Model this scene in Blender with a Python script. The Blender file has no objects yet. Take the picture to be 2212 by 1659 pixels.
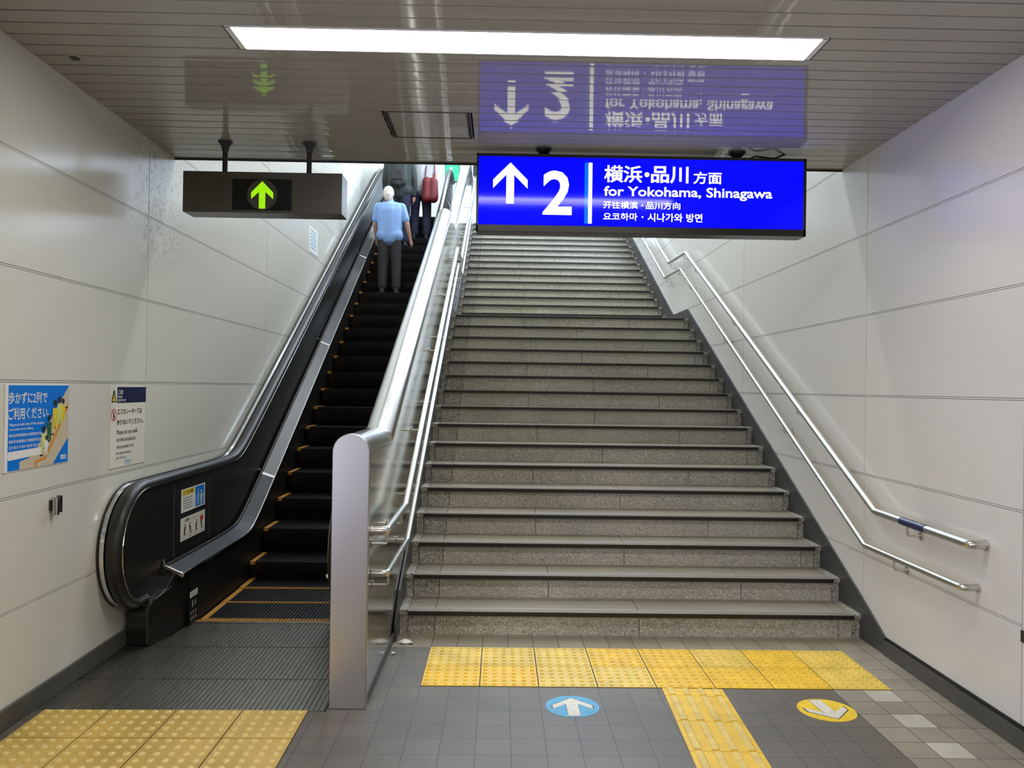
import bpy, bmesh, math, random
from math import sin, cos, pi, sqrt, radians, hypot
from mathutils import Vector, Matrix
random.seed(7)
S = bpy.context.scene
COL = S.collection

# ------------------------------------------------------------------ camera, world, lights, exposure
def camera():
    f_px, yaw, pit, rol = 1720.0, 0.01413, 0.004673, 0.014235
    r = Vector((cos(yaw), -sin(yaw), 0)); f = Vector((sin(yaw), cos(yaw), 0)); u = Vector((0, 0, 1))
    f2 = cos(pit) * f + sin(pit) * u; u2 = -sin(pit) * f + cos(pit) * u
    r3 = cos(rol) * r + sin(rol) * u2; u3 = -sin(rol) * r + cos(rol) * u2
    c = bpy.data.cameras.new('camera'); o = bpy.data.objects.new('camera', c); COL.objects.link(o)
    c.sensor_fit = 'HORIZONTAL'; c.sensor_width = 36.0; c.lens = f_px / 2212 * 36.0
    c.clip_start = 0.05; c.clip_end = 200
    m = Matrix.Identity(4)
    for i in range(3):
        m[i][0], m[i][1], m[i][2] = r3[i], u3[i], -f2[i]
    m[0][3], m[1][3], m[2][3] = 0, 0, 1.512
    o.matrix_world = m
    S.camera = o
camera()
S.view_settings.view_transform = 'Standard'
S.view_settings.look = 'None'
S.view_settings.gamma = 1.0
S.view_settings.use_curve_mapping = False
S.view_settings.exposure = -0.42
S.cycles.use_denoising = True
S.cycles.max_bounces = 12
S.cycles.diffuse_bounces = 6
S.cycles.glossy_bounces = 5
S.cycles.sample_clamp_indirect = 6.0

w = bpy.data.worlds.new('daylight'); S.world = w; w.use_nodes = True
w.node_tree.nodes['Background'].inputs[0].default_value = (0.66, 0.82, 1.0, 1)
w.node_tree.nodes['Background'].inputs[1].default_value = 4.0

LAMP_STRENGTH = 32.0          # the ceiling fixture's diffuser
SIGN_BLUE = 1.9
def area(name, loc, size, energy, color=(1, 1, 1), rot=(0, 0, 0)):
    l = bpy.data.lights.new(name, 'AREA'); l.shape = 'RECTANGLE'; l.size, l.size_y = size; l.energy = energy; l.color = color
    o = bpy.data.objects.new(name, l); COL.objects.link(o); o.location = loc; o.rotation_euler = rot
    return o
WARM = (1.0, 0.945, 0.83); COOL = (0.88, 0.94, 1.0)
# corridor fixtures behind the photographer
area('corridor_lamp', (0.09, -0.4, 2.97), (2.5, 0.24), 75, WARM)
area('corridor_lamp', (0.09, -4.2, 2.97), (2.5, 0.24), 70, WARM)
# lamps under the stairwell roof
area('stairwell_lamp', (0.4, 7.4, 7.3), (3.6, 0.3), 190, (1.0, 0.98, 0.94))
area('stairwell_lamp', (0.4, 11.0, 7.3), (3.6, 0.3), 220, (0.80, 0.89, 1.0))
area('stairwell_lamp', (0.4, 15.0, 7.3), (3.6, 0.3), 420, (0.70, 0.83, 1.0))
# added cool light, out of view at upper right, tinting the left wall
area('left_wall_cool_fill', (2.2, 11.8, 6.0), (4.5, 1.4), 270, (0.58, 0.75, 1.0), (0, pi / 2, 0))
# unseen light added behind the photographer to cool the right wall
area('right_wall_cool_fill', (-2.0, 0.6, 1.5), (2.4, 1.3), 85, (0.72, 0.74, 1.0), (0, -pi / 2, 0))

# ------------------------------------------------------------------ materials
def lin(c):
    c = c / 255.0
    return c / 12.92 if c <= 0.04045 else ((c + 0.055) / 1.055) ** 2.4
def rgb(r, g, b): return (lin(r), lin(g), lin(b))

def mat(name, col, rough=0.5, metal=0.0, spec=0.5, emit=None, emit_s=0.0, coat=0.0, noise=None, bump=None, coat_r=0.05):
    """noise=(scale, amount[, detail]) varies the colour; bump=(scale, strength, distance)"""
    m = bpy.data.materials.new(name); m.use_nodes = True
    t = m.node_tree; b = t.nodes['Principled BSDF']
    b.inputs['Base Color'].default_value = (*col, 1)
    b.inputs['Roughness'].default_value = rough
    b.inputs['Metallic'].default_value = metal
    b.inputs['Specular IOR Level'].default_value = spec
    b.inputs['Coat Weight'].default_value = coat
    b.inputs['Coat Roughness'].default_value = coat_r
    if emit:
        b.inputs['Emission Color'].default_value = (*emit, 1); b.inputs['Emission Strength'].default_value = emit_s
    if noise or bump:
        g = t.nodes.new('ShaderNodeNewGeometry')
    if noise:
        n = t.nodes.new('ShaderNodeTexNoise'); n.inputs['Scale'].default_value = noise[0]
        n.inputs['Detail'].default_value = noise[2] if len(noise) > 2 else 3
        t.links.new(g.outputs['Position'], n.inputs['Vector'])
        r = t.nodes.new('ShaderNodeMapRange'); r.inputs['From Min'].default_value = 0.25; r.inputs['From Max'].default_value = 0.75
        r.inputs['To Min'].default_value = 1 - noise[1]; r.inputs['To Max'].default_value = 1 + noise[1]
        t.links.new(n.outputs['Fac'], r.inputs['Value'])
        x = t.nodes.new('ShaderNodeVectorMath'); x.operation = 'SCALE'; x.inputs[0].default_value = col
        t.links.new(r.outputs['Result'], x.inputs['Scale']); t.links.new(x.outputs['Vector'], b.inputs['Base Color'])
    if bump:
        n2 = t.nodes.new('ShaderNodeTexNoise'); n2.inputs['Scale'].default_value = bump[0]; n2.inputs['Detail'].default_value = 2
        t.links.new(g.outputs['Position'], n2.inputs['Vector'])
        bp = t.nodes.new('ShaderNodeBump'); bp.inputs['Strength'].default_value = bump[1]; bp.inputs['Distance'].default_value = bump[2]
        t.links.new(n2.outputs['Fac'], bp.inputs['Height']); t.links.new(bp.outputs['Normal'], b.inputs['Normal'])
    return m

class NT:
    """small helper to write node maths"""
    def __init__(s, m): s.t = m.node_tree; s.b = s.t.nodes['Principled BSDF']; s.g = s.t.nodes.new('ShaderNodeNewGeometry'); s.sep = None
    def link(s, a, b): s.t.links.new(a, b)
    def xyz(s):
        if not s.sep:
            s.sep = s.t.nodes.new('ShaderNodeSeparateXYZ'); s.link(s.g.outputs['Position'], s.sep.inputs[0])
        return s.sep.outputs
    def m(s, op, a, b=None, c=None):
        n = s.t.nodes.new('ShaderNodeMath'); n.operation = op
        for i, v in enumerate((a, b, c)):
            if v is None: continue
            if isinstance(v, (int, float)): n.inputs[i].default_value = v
            else: s.link(v, n.inputs[i])
        return n.outputs[0]
    def box(s, x0, x1, y0, y1):
        X, Y, _ = s.xyz()
        a = s.m('MULTIPLY', s.m('GREATER_THAN', X, x0), s.m('LESS_THAN', X, x1))
        c = s.m('MULTIPLY', s.m('GREATER_THAN', Y, y0), s.m('LESS_THAN', Y, y1))
        return s.m('MULTIPLY', a, c)
    def mix(s, f, a, b):
        n = s.t.nodes.new('ShaderNodeMix'); n.data_type = 'RGBA'
        if isinstance(f, (int, float)): n.inputs[0].default_value = f
        else: s.link(f, n.inputs[0])
        for i, v in ((6, a), (7, b)):
            if isinstance(v, tuple): n.inputs[i].default_value = (*v[:3], 1)
            else: s.link(v, n.inputs[i])
        return n.outputs[2]
    def noise(s, scale, detail=2, rough=0.5, vec=None, out='Fac'):
        n = s.t.nodes.new('ShaderNodeTexNoise'); n.inputs['Scale'].default_value = scale
        n.inputs['Detail'].default_value = detail; n.inputs['Roughness'].default_value = rough
        s.link(vec or s.g.outputs['Position'], n.inputs['Vector']); return n.outputs[out]
    def rng(s, v, a, b, c, d):
        n = s.t.nodes.new('ShaderNodeMapRange'); s.link(v, n.inputs['Value'])
        for k, q in zip(('From Min', 'From Max', 'To Min', 'To Max'), (a, b, c, d)): n.inputs[k].default_value = q
        return n.outputs['Result']

def wall_material(name, col, spot=None):
    m = mat(name, col, 0.21, 0, 0.5); n = NT(m)
    c = n.mix(0.0, col, col)
    # small scuffs low on the wall
    z = n.xyz()[2]
    sc = n.m('MULTIPLY', n.m('GREATER_THAN', n.noise(14, 6, .7), 0.77), n.m('LESS_THAN', z, 1.0))
    c = n.mix(n.m('MULTIPLY', sc, .35), c, (0.25, 0.22, 0.18))
    if spot:   # rust specks
        d = n.t.nodes.new('ShaderNodeVectorMath'); d.operation = 'DISTANCE'; n.link(n.g.outputs['Position'], d.inputs[0]); d.inputs[1].default_value = spot
        fall = n.rng(d.outputs['Value'], 0.12, 0.62, 1.0, 0.0)
        sp = n.rng(n.noise(42, 5, .65), .50, .66, 0, 1)
        c = n.mix(n.m('MULTIPLY', n.m('MULTIPLY', sp, fall), .95), c, (0.22, 0.17, 0.13))
    n.link(c, n.b.inputs['Base Color'])
    return m

def granite(name, base, contrast=1.0, rough=0.55, scale=1.0, dirt=0.15):
    m = mat(name, base, rough); n = NT(m)
    a = n.noise(170 * scale, 4, .75)
    sp = n.rng(n.noise(260 * scale, 2, .6), .58, .66, 0, 1)
    dk = n.rng(n.noise(210 * scale, 2, .6), .34, .42, 1, 0)
    f = n.rng(a, .3, .7, 1 - .35 * contrast, 1 + .35 * contrast)
    f = n.m('MULTIPLY', f, n.rng(n.noise(1.6, 5, .6), .3, .7, 1 - dirt, 1 + dirt))
    v = n.t.nodes.new('ShaderNodeVectorMath'); v.operation = 'SCALE'; v.inputs[0].default_value = base; n.link(f, v.inputs['Scale'])
    c = n.mix(n.m('MULTIPLY', sp, .75 * contrast), v.outputs['Vector'], tuple(min(1, q * 2.3) for q in base))
    c = n.mix(n.m('MULTIPLY', dk, .7 * contrast), c, tuple(q * .3 for q in base))
    n.link(c, n.b.inputs['Base Color'])
    return m

def floor_material():
    m = mat('floor_tiles', (.1, .1, .1), .42); n = NT(m)
    X, Y, Z = n.xyz()
    P = 0.1493
    ux = n.m('DIVIDE', n.m('ADD', X, 0.384 + 20 * P), P); uy = n.m('DIVIDE', n.m('SUBTRACT', Y, 4.03 - 80 * P), P)
    fx = n.m('FRACT', ux); fy = n.m('FRACT', uy)
    def edge(f): return n.m('LESS_THAN', n.m('MINIMUM', f, n.m('SUBTRACT', 1.0, f)), 0.013)
    gr = n.m('MAXIMUM', edge(fx), edge(fy))
    cv = n.t.nodes.new('ShaderNodeCombineXYZ'); n.link(n.m('FLOOR', ux), cv.inputs[0]); n.link(n.m('FLOOR', uy), cv.inputs[1])
    wn = n.t.nodes.new('ShaderNodeTexWhiteNoise'); wn.noise_dimensions = '2D'; n.link(cv.outputs[0], wn.inputs['Vector'])
    rnd = wn.outputs['Value']
    dark = n.m('MAXIMUM', n.box(-3, 1.71, -20, 4.03), n.box(-0.62, -0.384, 4.03, 4.63))
    c = n.mix(dark, (0.285, 0.255, 0.195), (0.120, 0.104, 0.080))
    pale = n.m('MAXIMUM', n.m('MAXIMUM', n.box(1.855, 2.004, 3.88, 4.03), n.box(1.855, 2.004, 3.582, 3.732)), n.box(1.855, 2.004, 3.284, 3.433))
    pale = n.m('MAXIMUM', pale, n.m('MULTIPLY', n.m('GREATER_THAN', rnd, .93), n.box(1.71, 2.25, -20, 3.0)))
    c = n.mix(pale, c, (0.47, 0.45, 0.36))
    f = n.m('MULTIPLY', n.rng(rnd, 0, 1, .90, 1.10), n.rng(n.noise(150, 4, .7), .3, .7, .80, 1.2))
    f = n.m('MULTIPLY', f, n.rng(n.noise(2.2, 5, .6), .3, .7, .86, 1.14))
    v = n.t.nodes.new('ShaderNodeVectorMath'); v.operation = 'SCALE'; n.link(c, v.inputs[0]); n.link(f, v.inputs['Scale'])
    c = n.mix(gr, v.outputs['Vector'], (0.035, 0.032, 0.028))
    n.link(c, n.b.inputs['Base Color'])
    bp = n.t.nodes.new('ShaderNodeBump'); bp.inputs['Strength'].default_value = .35; bp.inputs['Distance'].default_value = .002
    n.link(n.m('SUBTRACT', n.noise(220, 2), gr), bp.inputs['Height']); n.link(bp.outputs['Normal'], n.b.inputs['Normal'])
    return m

def steel_material(name, col, rough, stretch=(60, 60, 1.5), amt=.06):
    m = mat(name, col, rough, 1.0); n = NT(m)
    mp = n.t.nodes.new('ShaderNodeMapping'); mp.inputs['Scale'].default_value = stretch; n.link(n.g.outputs['Position'], mp.inputs['Vector'])
    r = n.noise(6, 4, .6, mp.outputs['Vector'])
    n.link(n.rng(r, .3, .7, rough - amt, rough + amt), n.b.inputs['Roughness'])
    return m

M = {}
M['wall_l'] = wall_material('enamel_wall_panel', (0.69, 0.68, 0.605), (-2.16, 5.0, 2.72))
M['wall_r'] = wall_material('enamel_wall_panel_cool_light', (0.70, 0.69, 0.66))  # same enamel as the left; cooler light here is put into the colour
M['gap'] = mat('panel_joint', (0.30, 0.29, 0.27), .6)
M['slat'] = mat('painted_metal_slat', (0.40, 0.385, 0.345), .055, 0, .32, noise=(1.2, .05))
M['dark_gap'] = mat('ceiling_gap', (0.01, 0.01, 0.01), .8)
M['base'] = mat('dark_baseboard', (0.075, 0.072, 0.062), .45, noise=(5, .15))
M['stringer'] = granite('dark_granite', (0.052, 0.052, 0.052), .8, .4, .6, .1)
M['floor'] = floor_material()
M['riser'] = granite('speckled_granite_riser', (0.40, 0.385, 0.32), 1.15, .55, .5)
M['curb'] = granite('coarse_granite_curb', (0.34, 0.325, 0.28), 1.5, .55, .35)
M['tread'] = granite('granite_tread', (0.26, 0.24, 0.185), .5, .5, .8)
M['mortar'] = mat('stair_mortar', (0.03, 0.028, 0.025), .8)
M['nose_black'] = mat('black_rubber_nosing', (0.008, 0.008, 0.008), .45)
M['nose_top'] = mat('worn_nosing_strip', (0.30, 0.29, 0.25), .4, .1, noise=(30, .15))
M['steel'] = steel_material('brushed_steel', (0.56, 0.55, 0.545), .34, (40, 40, .8), .025)
M['steel_panel'] = steel_material('satin_steel_panel', (0.56, 0.545, 0.50), .16, (1, 6, 40), .03)
M['coping'] = steel_material('polished_coping_steel', (0.55, 0.54, 0.52), .22, (30, 1, 1), .05)
M['rail'] = mat('handrail_steel', (0.62, 0.60, 0.55), .28, 1.0)
M['chrome'] = mat('bright_chrome', (0.8, 0.8, 0.78), .12, 1.0)
M['black_panel'] = mat('black_lacquer', (0.0075, 0.0075, 0.007), .16, 0, .5)
M['skirt'] = mat('black_skirt_paint', (0.0065, 0.0065, 0.006), .5, 0, .25)
M['balustrade'] = mat('black_balustrade_paint', (0.012, 0.012, 0.011), .36, 0, .4)
M['black'] = mat('black_matt', (0.008, 0.008, 0.008), .45)
M['rubber'] = mat('handrail_rubber', (0.018, 0.017, 0.015), .38, 0, .4, bump=(300, .1, .001))
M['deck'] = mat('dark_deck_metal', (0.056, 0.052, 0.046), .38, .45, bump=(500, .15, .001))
M['deck_low'] = mat('deck_metal_dim_reflection', (0.010, 0.010, 0.009), .42, 0, .22, bump=(500, .1, .001))  # flat run of the deck; its dimmer reflection is put into the colour
M['step_metal'] = mat('escalator_step_metal', (0.022, 0.022, 0.022), .4, .5)
M['yellow_edge'] = mat('yellow_demarcation', (0.46, 0.22, 0.025), .5, noise=(60, .25))
M['plate'] = steel_material('ribbed_floor_plate', (0.24, 0.222, 0.185), .38, (20, 1, 20), .08)
M['tac'] = mat('yellow_tactile', (0.84, 0.53, 0.025), .4, noise=(9, .16, 6))
M['tac2'] = mat('worn_yellow_tactile', (0.78, 0.55, 0.085), .4, noise=(7, .2, 6))
M['tac_bar'] = mat('worn_tactile_bar', (0.76, 0.56, 0.13), .38, noise=(14, .2, 5))
M['tac_tan'] = mat('ochre_tactile', (0.60, 0.40, 0.085), .38, noise=(3, .22, 5))
M['stud'] = mat('tactile_stud', (0.74, 0.56, 0.20), .25)
M['white'] = mat('white_print', (0.82, 0.82, 0.78), .4)
M['cream'] = mat('cream_print', (0.76, 0.74, 0.64), .4)
M['navy'] = mat('navy_print', (0.012, 0.014, 0.06), .35)
M['ink'] = mat('black_print', (0.02, 0.02, 0.02), .4)
M['grey_ink'] = mat('grey_print', (0.22, 0.22, 0.2), .4)
M['blue_print'] = mat('blue_print', (0.005, 0.19, 0.72), .3)
M['logo_blue'] = mat('pale_blue_print', (0.33, 0.50, 0.62), .4)
M['yellow_print'] = mat('yellow_print', (0.78, 0.62, 0.04), .4)
M['lime_print'] = mat('lime_print', (0.66, 0.72, 0.22), .4)
M['green_print'] = mat('green_print', (0.03, 0.12, 0.05), .4)
M['tan_print'] = mat('tan_print', (0.62, 0.52, 0.36), .4)
M['orange_print'] = mat('orange_print', (0.72, 0.28, 0.04), .4)
M['red_print'] = mat('red_print', (0.55, 0.04, 0.02), .4)
M['sticker_blue'] = mat('worn_blue_vinyl', (0.06, 0.36, 0.60), .45, noise=(30, .2))
M['sticker_yellow'] = mat('worn_yellow_vinyl', (0.88, 0.60, 0.01), .45, noise=(25, .12))
M['sticker_white'] = mat('worn_white_vinyl', (0.72, 0.69, 0.60), .5, noise=(40, .2))
M['diffuser'] = mat('lamp_diffuser', (.9, .9, .9), .4, emit=(1.0, 0.965, 0.90), emit_s=LAMP_STRENGTH)
M['lamp_white'] = mat('lamp_white_reflector', (.85, .85, .83), .35)
M['sign_blue'] = mat('lit_blue_sign_face', (0.0, 0.0, 0.02), .07, 0, .28, emit=(0.0, 0.0006, 0.80), emit_s=SIGN_BLUE)
M['sign_cyan'] = mat('lit_light_blue_bar', (0.0, 0.02, 0.05), .07, 0, .28, emit=(0.002, 0.13, 0.70), emit_s=SIGN_BLUE)
M['sign_white'] = mat('lit_white_lettering', (.4, .4, .4), .07, 0, .5, emit=(1, 1, 0.97), emit_s=3.0)
M['sign_frame'] = mat('dark_sign_frame', (0.018, 0.015, 0.013), .3)
M['arrow_box'] = mat('dull_bronze_paint', (0.070, 0.062, 0.045), .3, .1, noise=(4, .18, 5))
M['arrow_black'] = mat('sign_black_glass', (0.004, 0.004, 0.004), .15)
M['arrow_lens'] = mat('dark_lens', (0.05, 0.045, 0.03), .4)
M['arrow_lit'] = mat('lit_green_arrow', (0.1, 0.2, 0), .4, emit=(0.42, 1.0, 0.0), emit_s=1.05)
M['rod'] = mat('black_rod', (0.02, 0.019, 0.018), .4)
M['exit_lit'] = mat('lit_green_sign', (0, .1, .05), .4, emit=(0.02, 0.62, 0.34), emit_s=1.3)
M['concrete'] = mat('pale_plaster', (0.62, 0.62, 0.60), .6, noise=(2, .05))
M['dark_steel'] = mat('dark_beam', (0.03, 0.035, 0.05), .5)
M['paper'] = mat('white_paper', (0.8, 0.8, 0.78), .7)
M['tape'] = mat('navy_tape', (0.012, 0.017, 0.09), .35)
M['skin'] = mat('skin', (0.52, 0.29, 0.20), .5)
M['grey_hair'] = mat('white_hair', (0.70, 0.66, 0.60), .6, noise=(120, .15))
M['dark_hair'] = mat('dark_hair', (0.02, 0.017, 0.015), .45, noise=(150, .3))
M['blue_shirt'] = mat('pale_blue_cotton', (0.25, 0.42, 0.80), .75, noise=(10, .08))
M['grey_shirt'] = mat('pale_grey_cotton', (0.50, 0.52, 0.55), .75, noise=(10, .08))
M['dark_cloth'] = mat('charcoal_trousers', (0.035, 0.034, 0.038), .8, noise=(20, .2))
M['navy_cloth'] = mat('navy_trousers', (0.018, 0.022, 0.055), .8, noise=(20, .2))
M['dark_jacket'] = mat('dark_green_grey_jacket', (0.035, 0.045, 0.042), .75, noise=(20, .2))
M['red_bag'] = mat('dark_red_bag', (0.17, 0.012, 0.018), .5)
M['shoe'] = mat('dark_shoe', (0.02, 0.02, 0.02), .5)

# ------------------------------------------------------------------ mesh builder
class MB:
    def __init__(s): s.v = []; s.f = []; s.mi = []
    def add(s, vs, fs, mi=0):
        k = len(s.v); s.v += [tuple(q) for q in vs]
        for f in fs: s.f.append(tuple(i + k for i in f)); s.mi.append(mi)
        return s
    def box(s, x0, x1, y0, y1, z0, z1, mi=0):
        vs = [(x, y, z) for x in (x0, x1) for y in (y0, y1) for z in (z0, z1)]
        return s.add(vs, [(0, 1, 3, 2), (4, 6, 7, 5), (0, 4, 5, 1), (2, 3, 7, 6), (0, 2, 6, 4), (1, 5, 7, 3)], mi)
    def prism(s, pts, axis, a, b, mi=0):
        """extrude a 2-D polygon along axis between a and b; pts give the two other axes in order"""
        def p3(q, t):
            if axis == 'x': return (t, q[0], q[1])
            if axis == 'y': return (q[0], t, q[1])
            return (q[0], q[1], t)
        n = len(pts); vs = [p3(q, a) for q in pts] + [p3(q, b) for q in pts]
        fs = [tuple(range(n)), tuple(range(2 * n - 1, n - 1, -1))] + [(i, i + n, (i + 1) % n + n, (i + 1) % n) for i in range(n)]
        return s.add(vs, fs, mi)
    def poly(s, pts3, mi=0): return s.add(pts3, [tuple(range(len(pts3)))], mi)
    def tube(s, pts, r, seg=12, mi=0, caps=True):
        pts = [Vector(p) for p in pts]; rings = []
        n = len(pts)
        for i, p in enumerate(pts):
            if i == 0: d = (pts[1] - p).normalized()
            elif i == n - 1: d = (p - pts[i - 1]).normalized()
            else:
                d = ((pts[i + 1] - p).normalized() + (p - pts[i - 1]).normalized()).normalized()
            up = Vector((0, 0, 1)) if abs(d.z) < .95 else Vector((0, 1, 0))
            a = d.cross(up).normalized(); b = a.cross(d)
            k = 1.0
            if 0 < i < n - 1:
                c = max(.5, d.dot((p - pts[i - 1]).normalized())); k = 1 / c
            rr = r[i] if isinstance(r, (list, tuple)) else r
            rings.append([p + (a * cos(2 * pi * j / seg) + b * sin(2 * pi * j / seg)) * rr for j in range(seg)])
        vs = [q for rg in rings for q in rg]; fs = []
        for i in range(n - 1):
            for j in range(seg):
                fs.append((i * seg + j, i * seg + (j + 1) % seg, (i + 1) * seg + (j + 1) % seg, (i + 1) * seg + j))
        if caps: fs += [tuple(range(seg - 1, -1, -1)), tuple((n - 1) * seg + j for j in range(seg))]
        return s.add(vs, fs, mi)
    def sweep(s, path, prof, mi=0, closed=True, caps=True):
        """path: (y,z) points; prof: (x, n) points, n is measured along the path's normal in the y-z plane (to the left of travel)"""
        n = len(path); m = len(prof); vs = []
        for i, (y, z) in enumerate(path):
            t0 = None
            def d(a, b):
                L = hypot(b[0] - a[0], b[1] - a[1]); return ((b[0] - a[0]) / L, (b[1] - a[1]) / L)
            if i == 0: t = d(path[0], path[1]); k = 1
            elif i == n - 1: t = d(path[-2], path[-1]); k = 1
            else:
                a = d(path[i - 1], path[i]); b = d(path[i], path[i + 1]); t = (a[0] + b[0], a[1] + b[1]); L = hypot(*t) or 1; t = (t[0] / L, t[1] / L)
                k = 1 / max(.4, t[0] * a[0] + t[1] * a[1])
            nn = (-t[1], t[0])
            for (x, h) in prof: vs.append((x, y + nn[0] * h * k, z + nn[1] * h * k))
        fs = []
        for i in range(n - 1):
            for j in range(m if closed else m - 1):
                fs.append((i * m + j, i * m + (j + 1) % m, (i + 1) * m + (j + 1) % m, (i + 1) * m + j))
        if caps and closed: fs += [tuple(range(m - 1, -1, -1)), tuple((n - 1) * m + j for j in range(m))]
        return s.add(vs, fs, mi)
    def disc(s, c, r, axis='z', h=0.001, seg=40, mi=0):
        pts = [(c[0] + r * cos(2 * pi * i / seg), c[1] + r * sin(2 * pi * i / seg)) for i in range(seg)]
        return s.prism(pts, axis, c[2], c[2] + h, mi)
    def ball(s, c, r, seg=16, rings=10, mi=0):
        r = (r, r, r) if isinstance(r, (int, float)) else r
        vs = []; fs = []
        for i in range(rings + 1):
            th = pi * i / rings
            for j in range(seg):
                ph = 2 * pi * j / seg
                vs.append((c[0] + r[0] * sin(th) * cos(ph), c[1] + r[1] * sin(th) * sin(ph), c[2] + r[2] * cos(th)))
        for i in range(rings):
            for j in range(seg):
                fs.append((i * seg + j, (i + 1) * seg + j, (i + 1) * seg + (j + 1) % seg, i * seg + (j + 1) % seg))
        return s.add(vs, fs, mi)
    def dome(s, c, r, h, top=.6, seg=12, mi=0):
        vs = []
        for (k, z) in ((1.0, 0), (.9, h * .55), (top, h)):
            vs += [(c[0] + r * k * cos(2 * pi * j / seg), c[1] + r * k * sin(2 * pi * j / seg), c[2] + z) for j in range(seg)]
        fs = [(i * seg + j, i * seg + (j + 1) % seg, (i + 1) * seg + (j + 1) % seg, (i + 1) * seg + j) for i in range(2) for j in range(seg)]
        fs.append(tuple(2 * seg + j for j in range(seg)))
        return s.add(vs, fs, mi)
    def cap(s, p0, p1, r0, r1, seg=14, mi=0):
        """tapered capsule"""
        p0, p1 = Vector(p0), Vector(p1); d = (p1 - p0); L = d.length or 1e-6; d = d / L
        up = Vector((0, 0, 1)) if abs(d.z) < .9 else Vector((0, 1, 0)); a = d.cross(up).normalized(); b = a.cross(d)
        prof = [(-r0 * cos(t), r0 * sin(t)) for t in (0.05, .5, 1.0, pi / 2)] + [(L + r1 * cos(t), r1 * sin(t)) for t in (pi / 2, 1.0, .5, .05)]
        vs = []; fs = []
        for (h, r) in prof: vs += [p0 + d * h + (a * cos(2 * pi * j / seg) + b * sin(2 * pi * j / seg)) * r for j in range(seg)]
        for i in range(len(prof) - 1):
            for j in range(seg): fs.append((i * seg + j, i * seg + (j + 1) % seg, (i + 1) * seg + (j + 1) % seg, (i + 1) * seg + j))
        fs += [tuple(range(seg - 1, -1, -1)), tuple((len(prof) - 1) * seg + j for j in range(seg))]
        return s.add(vs, fs, mi)
    def text(s, body, x0, x1, z0, z1, y, mi=0, bold=0.0, keep=False):
        """lettering on the plane y, facing -y, fitted into the box"""
        c = bpy.data.curves.new('lettering', 'FONT'); c.body = body; c.offset = bold; c.resolution_u = 3
        o = bpy.data.objects.new('lettering', c); COL.objects.link(o)
        dg = bpy.context.evaluated_depsgraph_get(); dg.update()
        me = o.evaluated_get(dg).to_mesh()
        vs = [tuple(q.co) for q in me.vertices]; fs = [tuple(p.vertices) for p in me.polygons]
        o.evaluated_get(dg).to_mesh_clear(); bpy.data.objects.remove(o); bpy.data.curves.remove(c)
        if not vs: return s
        ax, bx = min(q[0] for q in vs), max(q[0] for q in vs); az, bz = min(q[1] for q in vs), max(q[1] for q in vs)
        kx = (x1 - x0) / (bx - ax); kz = (z1 - z0) / (bz - az)
        return s.add([(x0 + (q[0] - ax) * kx, y, z0 + (q[1] - az) * kz) for q in vs], fs, mi)
    def mesh(s, name):
        me = bpy.data.meshes.new(name); me.from_pydata(s.v, [], s.f); me.update()
        return me
    def build(s, name, mats, parent=None, smooth=None, bevel=0.0, fix=True):
        me = s.mesh(name)
        for m in (mats if isinstance(mats, (list, tuple)) else [mats]): me.materials.append(m)
        me.polygons.foreach_set('material_index', s.mi)
        if fix:
            bm = bmesh.new(); bm.from_mesh(me); bmesh.ops.recalc_face_normals(bm, faces=bm.faces); bm.to_mesh(me); bm.free()
        o = bpy.data.objects.new(name, me); COL.objects.link(o)
        if parent is not None: o.parent = parent
        if bevel:
            b = o.modifiers.new('bevel', 'BEVEL'); b.width = bevel; b.segments = 2; b.limit_method = 'ANGLE'; b.angle_limit = radians(40)
        if smooth is not None:
            me.polygons.foreach_set('use_smooth', [True] * len(me.polygons))
            me.set_sharp_from_angle(angle=radians(smooth))
        return o
    def off(s, d): s.v = [(q[0] + d[0], q[1] + d[1], q[2] + d[2]) for q in s.v]; return s

def tag(o, label, cat, group=None, kind=None):
    o['label'] = label; o['category'] = cat
    if group: o['group'] = group
    if kind: o['kind'] = kind
    return o
def thing(name, label, cat, loc=(0, 0, 0), rz=0.0, group=None, kind=None):
    o = bpy.data.objects.new(name, None); COL.objects.link(o); o.location = loc; o.rotation_euler = (0, 0, rz); o.empty_display_size = .2
    return tag(o, label, cat, group, kind)
def struct(o, label=None, cat=None):
    o['kind'] = 'structure'
    if label: o['label'] = label
    if cat: o['category'] = cat
    return o
def inv(root, mb):
    """geometry written in world coordinates -> the unrotated root's local coordinates"""
    return mb.off((-root.location[0], -root.location[1], -root.location[2]))

# ------------------------------------------------------------------ the setting
XR, CZ = 2.25, 2.99
WY = 0.016                                    # the left wall runs slightly outwards
def xl(y): return -2.145 - WY * (y - 4.2)
CEIL_END = 5.25
Y_TOP, Z_TOP = 15.0, 4.598                    # upper floor

# floor: around the escalator pit
mb = MB()
mb.box(-2.25, XR + .1, -7, 3.70, -.2, 0); mb.box(-.79, XR + .1, 3.70, 5.3, -.2, 0)
struct(mb.build('floor', M['floor']), 'grey square floor tiles with a darker walkway and beige tiles on the right', 'floor')

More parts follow.
